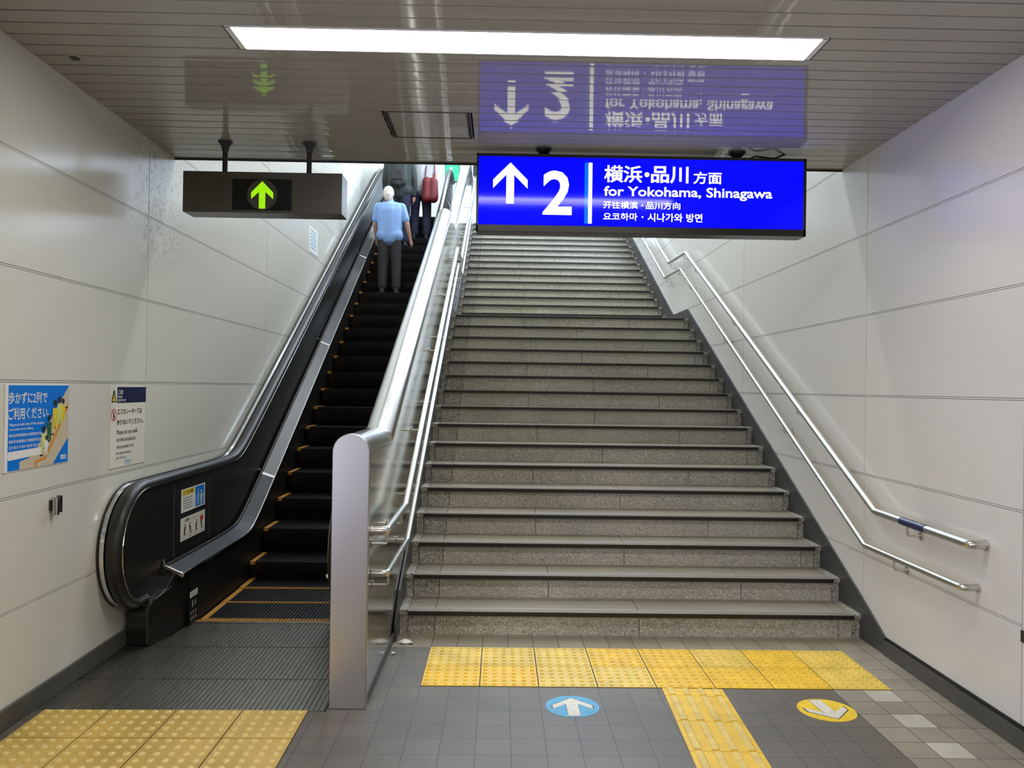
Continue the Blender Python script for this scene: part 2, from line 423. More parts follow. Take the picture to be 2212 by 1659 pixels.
# left wall: enamel panels on a backing, local frame x = along the wall
def wall_panels(name, side, ys, zs, material, y_lo, y_hi, label):
    mb = MB(); G = .006
    yy = [y_lo] + [q for q in ys if y_lo < q < y_hi] + [y_hi]
    for a, b in zip(yy[:-1], yy[1:]):
        for c, d in zip(zs[:-1], zs[1:]):
            y0, y1, z0, z1 = a + G * .6, b - G * .6, c + G, d - G
            if side == 'l':
                pts = [(xl(y0), y0), (xl(y1), y1), (xl(y1) - .012, y1), (xl(y0) - .012, y0)]
                mb.prism(pts, 'z', z0, z1)
            else: mb.box(XR, XR + .012, y0, y1, z0, z1)
    # pale gasket strips in the joints
    for q in zs[1:-1]:
        if side == 'l': mb.prism([(xl(y_lo) - .001, y_lo), (xl(y_hi) - .001, y_hi), (xl(y_hi) - .01, y_hi), (xl(y_lo) - .01, y_lo)], 'z', q - .0033, q + .0033, 2)
        else: mb.box(XR + .001, XR + .01, y_lo, y_hi, q - .0033, q + .0033, 2)
    for q in yy[1:-1]:
        if side == 'l': mb.prism([(xl(q) - .002, q - .0016), (xl(q) - .002, q + .0016), (xl(q) - .01, q + .0016), (xl(q) - .01, q - .0016)], 'z', 0, zs[-1], 2)
        else: mb.box(XR + .002, XR + .01, q - .0016, q + .0016, 0, zs[-1], 2)
    if side == 'l':
        mb.prism([(xl(y_lo) - .008, y_lo), (xl(y_hi) - .008, y_hi), (xl(y_hi) - .2, y_hi), (xl(y_lo) - .2, y_lo)], 'z', -.2, zs[-1], 1)
    else: mb.box(XR + .008, XR + .2, y_lo, y_hi, -.2, zs[-1], 1)
    return struct(mb.build(name, [material, M['gap'], material]), label, 'wall')
ZS = [0.0, .5, 1.0, 1.51, 2.01, 2.52, 3.02, 3.52, 4.02, 4.52, 5.02, 5.52, 6.02, 6.52, 7.4]
wall_panels('wall_left', 'l', [-5.13, -2.63, -.13, 2.37, 4.87, 7.45, 9.95, 12.45, 14.95], ZS, M['wall_l'], -7, 17.5, 'left wall of large off-white enamel panels beside the escalator')
ZR = [0.0, .52, 1.01, 1.493, 1.99, 2.493, 3.0, 3.5, 4.0, 4.5, 5.0, 5.5, 6.0, 6.5, 7.4]
wall_panels('wall_right', 'r', [-4.1, -1.6, .9, 3.387, 4.88, 7.38, 9.88, 12.38, 14.88], ZR, M['wall_r'], -7, 17.5, 'right wall of large off-white enamel panels beside the stairs')

mb = MB(); mb.prism([(xl(-7) + .0, -7), (xl(4.61), 4.61), (xl(4.61) + .018, 4.61), (xl(-7) + .018, -7)], 'z', 0, .093)
struct(mb.build('baseboard_left', M['base'], bevel=.003))
mb = MB(); mb.box(XR - .02, XR, -7, 4.575, .0, .082); mb.box(XR - .006, XR, -7, 4.575, .082, .1, 1)
struct(mb.build('baseboard_right', [M['base'], M['nose_black']]))
mb = MB(); mb.box(-2.25, XR + .2, -7.2, -7, 0, 3.1)
struct(mb.build('wall_back', M['concrete']))

# ceiling: long metal slats with dark gaps, an opening for the lamp and one for the access panel
LX0, LX1, LY0, LY1 = -1.153, 1.338, 3.297, 3.520
HX0, HX1, HY0, HY1 = -.655, -.185, 4.285, 4.735
mb = MB(); P = .1095; y0 = 3.085 - P * 90
rnd = random.Random(3)
k = 0
while y0 + P * k < CEIL_END - .02:
    a = y0 + P * k + .0045; b = min(y0 + P * (k + 1) - .0045, CEIL_END); k += 1
    if b < -7: continue
    segs = [(-2.25, XR)]
    mid = (a + b) / 2
    if LY0 < mid < LY1: segs = [(-2.25, LX0 - .012), (LX1 + .012, XR)]
    if HY0 < mid < HY1: segs = [(-2.25, HX0 - .01), (HX1 + .01, XR)]
    t = rnd.uniform(-.0006, .0006); bow = rnd.uniform(.0, .0007)
    for (xa, xb) in segs:
        ys5 = [a + (b - a) * i / 4 for i in range(5)]
        zs5 = [CZ + t * (i - 2) / 2 - bow * (1 - ((i - 2) / 2) ** 2) for i in range(5)]
        vs = [(x, y, z) for x in (xa, xb) for y, z in zip(ys5, zs5)] + [(x, y, CZ + .014) for x in (xa, xb) for y in (a, b)]
        fs = [(i, i + 1, i + 6, i + 5) for i in range(4)] + [(0, 5, 12, 10), (4, 11, 13, 9)]
        mb.add(vs, fs)
mb.box(-2.25, LX0 - .012, -7, CEIL_END, CZ + .013, CZ + .02, 1); mb.box(LX1 + .012, XR, -7, CEIL_END, CZ + .013, CZ + .02, 1)
mb.box(LX0 - .012, LX1 + .012, -7, LY0, CZ + .013, CZ + .02, 1); mb.box(LX0 - .012, LX1 + .012, LY1, CEIL_END, CZ + .013, CZ + .02, 1)
mb.box(-2.4, XR, -7, CEIL_END, CZ + .12, CZ + .5, 1)
mb.box(-2.4, XR, CEIL_END, CEIL_END + .012, CZ - .012, CZ + .5, 2)
struct(mb.build('ceiling', [M['slat'], M['dark_gap'], M['sign_frame']], fix=True), 'grey ceiling of long glossy metal slats', 'ceiling')
mb = MB(); mb.box(-2.4, XR, CEIL_END - .2, CEIL_END, CZ + .5, 7.4)
struct(mb.build('wall_bulkhead', M['concrete']))
mb = MB(); mb.box(-2.6, XR + .2, CEIL_END - .2, 17.5, 7.4, 7.6)
struct(mb.build('ceiling_stairwell', M['concrete']))
mb = MB(); mb.box(-2.6, XR + .2, Y_TOP + .62, 30, Z_TOP - .3, Z_TOP)
struct(mb.build('floor_upper', M['tread']))

# ------------------------------------------------------------------ staircase
T1, T2, RZ = .30915, .30, .14835
NOSE = [(4.851 + T1 * k, RZ * (k + 1)) for k in range(16)] + [(10.79 + T2 * k, RZ * (17 + k)) for k in range(15)]
SX0, SX1 = -.609, XR - .002
stair = thing('staircase', 'wide speckled granite staircase with black nosings rising to the upper floor', 'staircase', (.8, 4.9, 0))
for k, (ny, nz) in enumerate(NOSE):
    y1 = NOSE[k + 1][0] + .06 if k + 1 < len(NOSE) else Y_TOP + .62
    mb = MB(); g = .002
    js = [SX0, -.545, -.382] + ([.87, 2.10] if k % 2 == 0 else [.27, 1.53]) + [2.185, SX1]
    if k % 3 == 1: js = [j + (.06 if .2 < j < 2.0 else 0) for j in js]
    for i, (a, b) in enumerate(zip(js[:-1], js[1:])):
        curb = i == 0 or i == len(js) - 2
        c = 2 if curb else (2 if i == 1 else 0)
        fy = ny + .03 + (.012 if curb else 0)
        mb.box(a + g, b - g, fy, fy + .03, nz - RZ - (.05 if k else 0), nz - .030, c)          # riser slab
        mb.box(a + g, b - g, ny + (.024 if curb else 0.0), y1, nz - .030, nz, 2 if curb else 1)  # tread slab
    mb.box(SX0, SX1, ny + .045, y1, nz - RZ, nz - .006, 3)
    st = inv(stair, mb).build('step', [M['riser'], M['tread'], M['curb'], M['mortar']], stair)
    mb = MB()
    mb.box(-.545, 2.183, ny - .006, ny + .004, nz - .026, nz - .002, 0)
    mb.box(-.545, 2.183, ny - .004, ny + .052, nz - .003, nz + .003, 1)
    for gy in (.012, .024, .036): mb.box(-.545, 2.183, ny + gy, ny + gy + .003, nz + .0025, nz + .0042, 1)
    nb = inv(stair, mb).build('nosing', [M['nose_black'], M['nose_top']], st)
def nose_line(y):
    if y < 9.49: return RZ + (y - 4.851) * .48
    if y < 10.30: return 2.3745
    return 2.5228 + (y - 10.79) * .485 if y > 10.5 else 2.3745 + (y - 10.30) * .05
top_edge = [(4.575, .10), (4.896, .262), (9.546, 2.487), (10.354, 2.492), (15.0, 4.75)]
for (xa, xb) in ((XR - .014, XR - .002), (SX0 - .001, SX0 + .012)):
    y0s = 4.575 if xa > 0 else 4.72
    te = [(max(a, y0s), z) for a, z in top_edge]
    low = [(15.0, 4.2), (10.9, 2.2), (9.4, 2.1), (5.2, .0), (y0s, 0.0)]
    mb = MB(); mb.prism(te + low, 'x', xa, xb)
    inv(stair, mb).build('stringer', M['stringer'], stair)

# ------------------------------------------------------------------ steel divider between escalator and stairs
DX0, DX1 = -.777, -.615
div = thing('divider_wall', 'brushed steel clad divider with rounded top between escalator and stairs', 'divider', (-.695, 4.2, 0), kind='thing')
spring = [(3.76, 1.2), (4.56, 1.2), (9.45, 3.545), (10.40, 3.555), (14.9, 5.70), (16.2, 5.70)]
def spr(y):
    for (a, za), (b, zb) in zip(spring[:-1], spring[1:]):
        if a <= y <= b: return za + (zb - za) * (y - a) / (b - a)
    return spring[-1][1]
mb = MB(); mb.prism(spring + [(16.2, 4.0), (15.0, 4.0), (10.9, 2.0), (9.4, 1.9), (5.2, -.1), (3.76, -.1)], 'x', DX0, DX1 - .006)
inv(div, mb).build('wall_core', M['black'], div)
R_ = (DX1 - DX0) / 2 + .002; XC = (DX0 + DX1) / 2
arc = [(XC + R_ * cos(t), R_ * sin(t)) for t in [pi * i / 16 for i in range(17)]]
prof = arc + [(XC - R_, -.012), (XC + R_, -.012)]
inv(div, MB().sweep(spring[:2], prof)).build('coping', M['coping'], div, smooth=35)
for seg in (spring[1:3], spring[2:4], spring[3:]):
    inv(div, MB().sweep(seg, prof)).build('coping', M['coping'], div, smooth=35)
# rounded end post
pp = [(XC + (R_ + .003) * cos(t), 1.2 + (R_ + .003) * sin(t)) for t in [pi * i / 24 for i in range(25)]] + [(XC - R_ - .003, .0), (XC + R_ + .003, .0)]
mb = MB(); mb.prism(pp, 'y', 3.735, 3.775)
inv(div, mb).build('end_post', M['steel'], div, bevel=.003, smooth=30)
# side panels with fine joints, towards the stairs and towards the escalator
def strg(y):
    for (a, za), (b, zb) in zip(top_edge[:-1], top_edge[1:]):
        if a <= y <= b: return za + (zb - za) * (y - a) / (b - a)
    return 0.03 if y < 4.575 else 4.75
cuts = [3.777, 4.50, 5.75, 7.0, 8.25, 9.45, 10.40, 11.65, 12.9, 14.0, 15.2]
for (xa, xb) in ((DX1 - .006, DX1 + .0), (DX0 - .001, DX0 + .005)):
    for a, b in zip(cuts[:-1], cuts[1:]):
        ys_ = sorted({a + .002, b - .002, *[q for q in (4.56, 4.72, 4.896, 9.45, 9.546, 10.354, 10.40) if a < q < b]})
        lo = [(q, (0.055 if q < 4.60 else strg(q))) for q in ys_]
        up = [(q, spr(q) - .014) for q in ys_]
        mb = MB(); mb.prism(lo + up[::-1], 'x', xa, xb)
        inv(div, mb).build('side_panel', M['steel_panel'], div)
mb = MB(); mb.box(DX1 - .004, DX1 + .004, 3.777, 4.72, 0, .054)
inv(div, mb).build('kick_strip', M['base'], div)

# ------------------------------------------------------------------ handrails
def fillet(pts, r, n=6):
    out = [Vector(pts[0])]
    for a, b, c in zip(pts[:-2], pts[1:-1], pts[2:]):
        a, b, c = Vector(a), Vector(b), Vector(c)
        u, v = (a - b).normalized(), (c - b).normalized()
        ang = u.angle(v); t = min(r / math.tan(ang / 2), .45 * (a - b).length, .45 * (c - b).length)
        p, q = b + u * t, b + v * t
        for i in range(n + 1):
            s_ = i / n; out.append(p * (1 - s_) ** 2 + b * 2 * s_ * (1 - s_) + q * s_ ** 2)
    out.append(Vector(pts[-1])); return out
UP = [(3.66, .818), (4.575, .826), (9.437, 3.15), (10.36, 3.17), (15.0, 5.44)]
LO = [(3.74, .606), (4.70, .606), (9.69, 2.99), (10.61, 3.01), (15.0, 5.16)]
def handrail(side, prof, label, grp, y0, brk, r, tape=False):
    wx = XR if side > 0 else DX1 + .003
    cx = wx - side * .075
    root = thing('handrail', label, 'handrail', (cx, y0, prof[0][1]), 0, grp)
    pts = [(wx - side * .002, y0, prof[0][1])] + [(cx, y0, prof[0][1])] + [(cx, y, z) for y, z in prof[1:]]
    pl = fillet(pts, .05)
    inv(root, MB().tube(pl, r, 14)).build('rail', M['rail'], root, smooth=50)
    mb = MB(); mb.tube([(wx, y0, prof[0][1]), (wx - side * .010, y0, prof[0][1])], r * 1.22, 20)
    inv(root, mb).build('wall_flange', M['rail'], root, smooth=50)
    def zz(y):
        p = [(y0, prof[0][1])] + list(prof[1:])
        for (a, za), (b, zb) in zip(p[:-1], p[1:]):
            if a <= y <= b: return za + (zb - za) * (y - a) / (b - a)
    for y in brk:
        z = zz(y) - r * .9
        mb = MB(); mb.tube(fillet([(cx, y, z), (cx, y, z - .05), (wx - side * .004, y, z - .05)], .018, 5), .0065, 8)
        mb.tube([(wx, y, z - .05), (wx - side * .005, y, z - .05)], .022, 14)
        inv(root, mb).build('bracket', M['rail'], root, smooth=50)
    if tape:
        mb = MB(); mb.tube([(cx, 4.02, zz(4.02)), (cx, 4.27, zz(4.27))], r + .0015, 18)
        tp = inv(root, mb).build('tape_band', M['tape'], root, smooth=50); tp['label'] = 'dark blue tape with raised dots'
        mb = MB()
        for i in range(9):
            for j in range(2): mb.ball((cx - .010 - .012 * j, 4.05 + .024 * i, zz(4.1) + r * (.93 - .12 * j)), .0028, 6, 4)
        inv(root, mb).build('raised_dots', M['white'], tp)
    return root
GR = 'stainless handrails along the stairs'
handrail(1, UP, 'upper stainless handrail on right wall, wrapped with blue tape near its end', GR, 3.64, [4.21, 5.81, 7.45, 8.95, 9.50, 10.28, 11.7, 13.2], .021, True)
handrail(1, LO, 'lower stainless handrail on right wall, below the one with blue tape', GR, 3.70, [4.35, 6.08, 7.74, 9.2, 9.75, 10.5, 12.15, 13.6], .0165)
handrail(-1, UP, 'upper stainless handrail on the steel divider, left of the stairs', GR, 3.82, [3.86, 4.40, 5.52, 6.80, 8.1, 9.3, 10.4, 11.7, 13.2], .021)
handrail(-1, LO, 'lower stainless handrail on the steel divider, left of the stairs', GR, 3.86, [3.90, 4.80, 5.25, 6.47, 7.74, 9.2, 10.5, 12.15, 13.6], .0165)

# ------------------------------------------------------------------ escalator
EW = .0105
esc = thing('escalator', 'black escalator going up beside the left wall with yellow edged steps', 'escalator', (-1.48, 5.0, 0), EW)
def E(mb):        # geometry below is written on straight lines, the root turns it to follow the wall
    return mb.off((1.48, -5.0, 0))
def N(y): return .524 + .5615 * (y - 6.95)
def soft(a, b, c): return .5 * (a + b + sqrt((a - b) ** 2 + c))
def top_soft(z, lim, c): return .5 * (z + lim - sqrt((z - lim) ** 2 + c))
Y_ESC_END = 15.6
def deck_z(y): return top_soft(soft(.355, N(y) + .238, .006), Z_TOP + .36, .02)
def rail_z(y): return top_soft(soft(.915, N(y) + .745, .006), Z_TOP + .92, .02)
ESX0, ESX1 = -1.905, -1.045
ECX = -1.475
SKL, SKR = -1.915, -1.035
# steps
noses = [(5.155, -.004), (5.555, -.002), (5.927, .004), (6.19, .14), (6.545, .335)] + [(6.95 + .338 * k, .524 + .19 * k) for k in range(21)]
noses += [(noses[-1][0] + .36, noses[-1][1] + .09), (noses[-1][0] + .76, Z_TOP), (noses[-1][0] + 1.16, Z_TOP)]
for k, (ny, nz) in enumerate(noses):
    n2 = noses[k + 1] if k + 1 < len(noses) else (ny + .4, nz)
    yb = n2[0] + (.13 if n2[1] - nz > .05 else -.004)
    mb = MB()
    # ribbed tread
    nr = 36; wdt = (ESX1 - ESX0) / nr
    mb.box(ESX0, ESX1, ny + .004, yb, nz - .03, nz - .008)
    for i in range(nr):
        x = ESX0 + wdt * i
        mb.box(x + wdt * .25, x + wdt * .85, ny, yb, nz - .01, nz)
    # curved ribbed riser
    hgt = .23 if k > 2 else .04
    prev = None
    pts = [(ny, nz - .004)] + [(ny + .004 + .11 * (j / 6) ** 1.7, nz - .004 - hgt * j / 6) for j in range(1, 7)]
    mb.prism(pts + [(pts[-1][0] + .02, pts[-1][1]), (ny + .03, nz - .01)], 'x', ESX0, ESX1)
    for i in range(nr):
        x = ESX0 + wdt * i
        p2 = [(y - .004, z) for y, z in pts]
        mb.prism([p2[0], p2[2], p2[4], p2[6], pts[6], pts[4], pts[2], pts[0]], 'x', x + wdt * .25, x + wdt * .85)
    st = E(mb).build('step', M['step_metal'], esc)
    yl = min(yb, ny + .40) if k < 3 else ny + .34
    for (a, b) in ((ESX0 + .002, ESX0 + .040), (ESX1 - .040, ESX1 - .002)):
        mb = MB(); mb.prism([(ny - .006, nz - .022), (ny - .006, nz + .003), (yl, nz + .003), (yl, nz - .006), (ny, nz - .006), (ny, nz - .022)], 'x', a, b)
        E(mb).build('edge_line', M['yellow_edge'], st)
    if k < 3:
        mb = MB(); mb.box(ESX0 + .04, ESX1 - .04, ny - .004, ny + .004, nz - .006, nz + .001)
        for i in range(nr): mb.box(ESX0 + wdt * (i + .2), ESX0 + wdt * (i + .9), ny - .006, ny + .020, nz - .01, nz + .002)
        E(mb).build('edge_line', M['yellow_edge'], st)
# landing plate with ribs, three leaves, then the comb
PX0, PX1 = -2.145, -.812
for (a, b) in ((3.703, 4.098), (4.102, 4.60), (4.604, 5.06)):
    mb = MB(); mb.box(PX0, PX1, a, b, -.03, -.004)
    n = 54; w_ = (PX1 - PX0) / n
    for i in range(n):
        if b > 4.7 and (PX0 + w_ * i < -1.96): continue
        mb.box(PX0 + w_ * i + w_ * .16, PX0 + w_ * (i + 1) - w_ * .16, a + .006, b - .006, -.006, 0)
    E(mb).build('landing_plate', M['plate'], esc)
mb = MB(); mb.box(SKL, SKR, 5.06, 5.10, -.03, .001, 0)
mb.box(SKL, SKR, 5.098, 5.112, -.02, .002, 1)
for i in range(44):
    x = SKL + (SKR - SKL) * (i + .3) / 44; mb.prism([(x, 5.112), (x + .010, 5.112), (x + .005, 5.155)], 'z', -.006, .001, 1)
E(mb).build('comb', [M['plate'], M['yellow_edge']], esc)
mb = MB(); mb.box(-2.2, -.8, 5.1, 6.4, -.5, -.35); mb.box(-2.2, -.8, 15.0, 17, Z_TOP - .2, Z_TOP - .04)
mb.prism([(3.70, -.03), (5.0, -.03), (5.1, -.45), (6.4, -.45), (14.0, 3.85), (15.4, Z_TOP - .5), (17, Z_TOP - .5), (17, Z_TOP - .7), (15.2, Z_TOP - .75), (6.5, -.7), (3.70, -.7)], 'x', -2.14, -.815)
for (a, b) in ((-2.135, SKL - .002), (SKR + .002, -.83)):
    mb.prism([(5.0, -.5), (5.0, -.02), (5.9, -.02), (14.2, 4.45), (17, 4.45), (17, 4.0), (14.2, 3.7), (6.3, -.5)], 'x', a, b)
E(mb).build('truss', M['black'], esc)
# sides
yy = [4.86, 5.2, 5.6] + [5.8 + .08 * i for i in range(16)] + [7.2 + .5 * i for i in range(13)] + [13.5 + .1 * i for i in range(16)] + [15.3, Y_ESC_END]
def side(sg):
    """sg = -1 the side by the wall, +1 the side by the divider"""
    def X(d): return ECX + sg * d                     # distance from the centre line
    flip = (lambda a, b: (min(a, b), max(a, b)))
    # skirt (black, from the steps to the deck)
    lo = [(y, max(-.3, N(y) - .35) if y < 14.5 else Z_TOP - .3) for y in yy]
    up = [(y, deck_z(y) - .006) for y in yy]
    mb = MB(); a, b = flip(X(.44), X(.455)); mb.prism([(5.0, -.3)] + [q for q in lo if q[0] > 5.0] + [q for q in up[::-1] if q[0] > 5.0] + [(5.0, deck_z(5.0) - .006)], 'x', a, b)
    E(mb).build('skirt', M['skirt'], esc)
    # inner deck: a sloping metal ledge with a bright outer edge
    path = [(y, deck_z(y)) for y in yy]
    e, i_ = X(.432), X(.532)
    prof_d = [(e, -.02), (e, .0), (i_, .045), (i_, -.02)]
    E(MB().sweep([q for q in path if q[0] <= 6.90], prof_d)).build('inner_deck', M['deck_low'], esc)  # same deck metal, coloured darker where it reflects less
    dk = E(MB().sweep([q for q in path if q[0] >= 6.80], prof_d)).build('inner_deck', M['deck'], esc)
    mb = MB(); mb.sweep(path, [(X(.428), -.012), (X(.428), .004), (X(.436), .006), (X(.436), -.012)])
    E(mb).build('deck_edge', M['chrome'], dk)
    mb = MB(); mb.sweep(path, [(X(.528), .042), (X(.528), .056), (X(.542), .058), (X(.542), .042)])
    E(mb).build('panel_bead', M['deck'], dk)
    for y in (4.87, 6.86, 9.09, 11.6, 13.8):
        t = Vector((0, 1, (deck_z(y + .01) - deck_z(y - .01)) / .02)).normalized()
        mb = MB(); q = [(y - t.y * .016, deck_z(y) - t.z * .016), (y + t.y * .016, deck_z(y) + t.z * .016)]
        mb.sweep(q, [(X(.432), -.022), (X(.432), .005), (X(.535), .050), (X(.548), .085), (X(.556), .085), (X(.556), .04)])
        E(mb).build('deck_clip', M['chrome'], dk, bevel=.002)
    # balustrade panels up to the handrail
    CY, CZ_, RR = 4.64, .58, .335
    def hz(y): return rail_z(y)
    arcp = [(CY - RR * sin(t), CZ_ + RR * cos(t)) for t in [pi * i / 20 for i in range(20, -1, -1)]]   # bottom -> top
    arcp = arcp[2:]
    hp = arcp + [(y, hz(y)) for y in yy if y > 4.9]
    pa, pb = flip(X(.562), X(.590))
    def panel(y0, y1, x0, x1, front=None):
        ys_ = sorted({y0, y1, *[q for q in yy if y0 < q < y1]})
        return [(q, deck_z(q) + .02) for q in ys_] + [(q, hz(q) - .01) for q in reversed(ys_)]
    mb = MB(); ys_ = [q for q in yy if 4.86 <= q < 5.04] + [5.04]
    mb.prism([(p[0] + (.02 if p[0] < CY else 0), p[1]) for p in arcp] + [(5.04, hz(5.04) - .005), (5.04, deck_z(5.04) + .02), (4.86, deck_z(4.86) + .02), (4.74, .20), (4.66, .20)], 'x', pa, pb)
    E(mb).build('newel_panel', M['balustrade'], esc)
    svc = None
    for (c, d) in ((5.045, 5.66), (5.665, 7.6), (7.605, 10.2), (10.205, 12.8), (12.805, Y_ESC_END)):
        mb = MB(); mb.prism(panel(c, d, pa, pb), 'x', pa, pb)
        o = E(mb).build('balustrade_panel', M['black'] if c < 5.1 else M['balustrade'], esc)
        if c < 5.1: svc = o
    for y in (5.0425, 5.6625):
        mb = MB(); x_ = X(.558); a, b = flip(x_, X(.57)); mb.box(a, b, y - .004, y + .004, deck_z(y) + .05, hz(y) - .05)
        E(mb).build('panel_joint', M['steel_panel'], svc)
    # handrail belt
    belt = [(X(.592) + .043 * cos(t) * -sg * 1.0, .036 * sin(t)) for t in [2 * pi * i / 16 for i in range(16)]]
    hp2 = [(4.66, .262)] + hp
    mb = MB(); mb.sweep(hp2, belt)
    E(mb).build('handrail', M['rubber'], esc, smooth=50)
    mb = MB(); mb.sweep(hp2, [(X(.546), -.014), (X(.546), -.007), (X(.552), -.005), (X(.552), -.014)])
    E(mb).build('handrail_guide', M['steel_panel'], esc)
    if sg < 0:
        mb = MB(); mb.sweep(hp2[2:], [(X(.640), -.022), (X(.640), .016), (X(.660), .020), (X(.660), -.022)])
        E(mb).build('outer_trim', M['chrome'], esc, smooth=40)
        mb = MB(); mb.sweep(hp2[2:], [(X(.660), -.06), (X(.660), .024), (X(.672), .024), (X(.672), -.06)])
        E(mb).build('outer_edge', M['black'], esc)
    # newel base: handrail inlet box
    mb = MB(); pr_ = [(4.615, 0), (4.60, .10), (4.612, .195), (4.66, .245), (4.735, .262), (4.79, .285), (4.835, .345), (4.87, .375), (5.02, .365), (5.13, .30), (5.13, 0)]
    def xin(y): return .530 - .088 * min(1, max(0, (y - 4.62) / .42)) ** .8
    n_ = len(pr_)
    vs_ = [(X(xin(y) + (.012 if z > .15 and y < 4.83 else 0)), y, z) for y, z in pr_] + [(X(.655 if y < 4.7 else .60), y, z) for y, z in pr_]
    mb.add(vs_, [tuple(range(n_)), tuple(range(2 * n_ - 1, n_ - 1, -1))] + [(q, q + n_, (q + 1) % n_ + n_, (q + 1) % n_) for q in range(n_)])
    E(mb).build('newel_base', M['balustrade'], esc, bevel=.008)
    mb = MB(); mb.sweep([(4.597, .02), (4.594, .19), (4.62, .225), (4.70, .262)], [(X(.528), -.004), (X(.528), .008), (X(.536), .008), (X(.536), -.004)])
    E(mb).build('inlet_trim', M['deck'], esc)
    # brush lip along the skirt, a row of small lamps reflected there
    return svc, X
svcL, XLf = side(-1)
svcR, XRf = side(+1)
# stickers on the left service panel (viewed from +x)
def sticker(name, y0, y1, z0, z1, x, draw, mats, label, parent):
    """draw(mb, W, H) works in local u (right as seen), v (up)"""
    mb = MB(); draw(mb, y1 - y0, z1 - z0)
    vs = []
    for (u, n, v) in mb.v: vs.append((x - n, y0 + u, z0 + v))
    mb.v = vs
    o = E(mb).build(name, mats, parent, fix=False); o['label'] = label
    return o
def rect(mb, u0, u1, v0, v1, n, mi): mb.poly([(u0, n, v0), (u1, n, v0), (u1, n, v1), (u0, n, v1)], mi)
def figure(mb, u, v, s, n, mi_b, mi_h, lean=0.0):
    """a little standing pictogram figure, s tall"""
    k = 10
    mb.poly([(u + lean + s * .11 * cos(2 * pi * i / k), n, v + s * .88 + s * .11 * sin(2 * pi * i / k)) for i in range(k)], mi_h)
    mb.poly([(u - s * .14, n, v + s * .34), (u + s * .14, n, v + s * .34), (u + lean + s * .17, n, v + s * .72), (u + lean - s * .17, n, v + s * .72)], mi_b)
    mb.poly([(u - s * .13, n, v), (u - s * .03, n, v), (u - s * .0, n, v + s * .36), (u - s * .14, n, v + s * .36)], mi_b)
    mb.poly([(u + s * .03, n, v), (u + s * .13, n, v), (u + s * .14, n, v + s * .36), (u + s * .0, n, v + s * .36)], mi_b)
def st1(mb, W, H):
    mb.box(0, W, -.0, .001, 0, H, 0)
    rect(mb, .02, W * .53, H * .72, H * .97, -.0005, 1)
    mb.text('ご注意', .04, W * .48, H * .77, H * .92, -.001, 4, .01)
    for i in range(5): rect(mb, .03, W * (.46 - .05 * (i % 2)), H * (.58 - .11 * i), H * (.62 - .11 * i), -.0005, 5)
    rect(mb, W * .57, W * .96, H * .06, H * .95, -.0005, 2)
    figure(mb, W * .70, H * .12, H * .74, -.001, 3, 3); figure(mb, W * .83, H * .10, H * .66, -.0012, 0, 0)
    for q in (.60, .93): rect(mb, W * q - .003, W * q + .003, H * .12, H * .60, -.001, 0)
sticker('safety_sticker', 5.14, 5.56, .675, .825, XLf(.559), st1, [M['white'], M['yellow_print'], M['blue_print'], M['logo_blue'], M['ink'], M['grey_ink']], 'white sticker with yellow heading and blue pictogram', svcL)
def st2(mb, W, H):
    mb.box(0, W, 0, .001, 0, H, 0)
    mb.text('お願い', W * .16, W * .38, H * .80, H * .92, -.001, 1, .01)
    rect(mb, W * .42, W * .85, H * .84, H * .86, -.0005, 2)
    for i in range(4):
        u = W * (.15 + .235 * i); figure(mb, u, H * .25, H * .46, -.001, 1, 1, .012 * (-1) ** i)
        mb.poly([(u - .035, -.0008, H * .2), (u + .03, -.0008, H * .2), (u + .045, -.0008, H * .28)], 2)
        if i == 3: mb.poly([(u + .03 * cos(t), -.0012, H * .68 + .02 * sin(t)) for t in [2 * pi * j / 10 for j in range(10)]], 3)
        rect(mb, u - .035, u + .035, H * .08, H * .11, -.0005, 2)
sticker('manners_sticker', 5.135, 5.565, .493, .64, XLf(.559), st2, [M['cream'], M['ink'], M['grey_ink'], M['red_print']], 'cream sticker with four small figures', svcL)
def st3(mb, W, H):
    rect(mb, 0, W, H * .80, H, -.0004, 0)
    for i in range(3): rect(mb, W * .1, W * .9, H * (.84 + .05 * i), H * (.86 + .05 * i), -.0008, 1)
    figure(mb, W * .35, H * .46, H * .24, -.0008, 0, 0); figure(mb, W * .7, H * .48, H * .2, -.0008, 0, 0)
    for i in range(3):
        for j in range(2): rect(mb, W * (.1 + .3 * i), W * (.28 + .3 * i), H * (.05 + .18 * j), H * (.16 + .18 * j), -.0004, 1)
skirtL = [o for o in esc.children if o.name.startswith('newel_base')][0]
sticker('skirt_sticker', 4.99, 5.12, .02, .21, ECX - .4405 + .0015, st3, [M['white'], M['grey_ink']], 'small white pictograms on black', skirtL)

# ------------------------------------------------------------------ tactile paving
def tile_dome(W, D, nx, ny, r, h):
    mb = MB(); g = .0028
    mb.box(g, W - g, g, D - g, 0, .004, 0)
    for i in range(nx):
        for j in range(ny): mb.dome((W * (i + .5) / nx, D * (j + .5) / ny, .004), r, h, .55, 10, 1)
    return mb
tp = thing('tactile_strip', 'yellow studded tactile strip two tiles deep in front of the stairs', 'tactile paving', (-.385, 4.03, 0))
MB().box(0, 2.397, 0, .6, 0, .0008).build('mortar_bed', M['mortar'], tp)
TW = 2.397 / 8
for j in range(2):
    for i in range(8):
        mb = tile_dome(TW, .299, 6, 6, .0115, .006)
        ma = M['tac'] if (i + 2 * j) % 5 in (0, 1) or i in (4, 6) else M['tac2']
        mb.off((TW * i, .300 * j, 0)).build('tactile_tile', [ma, ma], tp)
gp = thing('guide_path', 'yellow ribbed guiding path running up to the tactile strip', 'tactile paving', (.836, 4.027, 0), .0385 * -1)
seam = [0, -.10, -.40, -.70, -1.0, -1.3, -1.6]
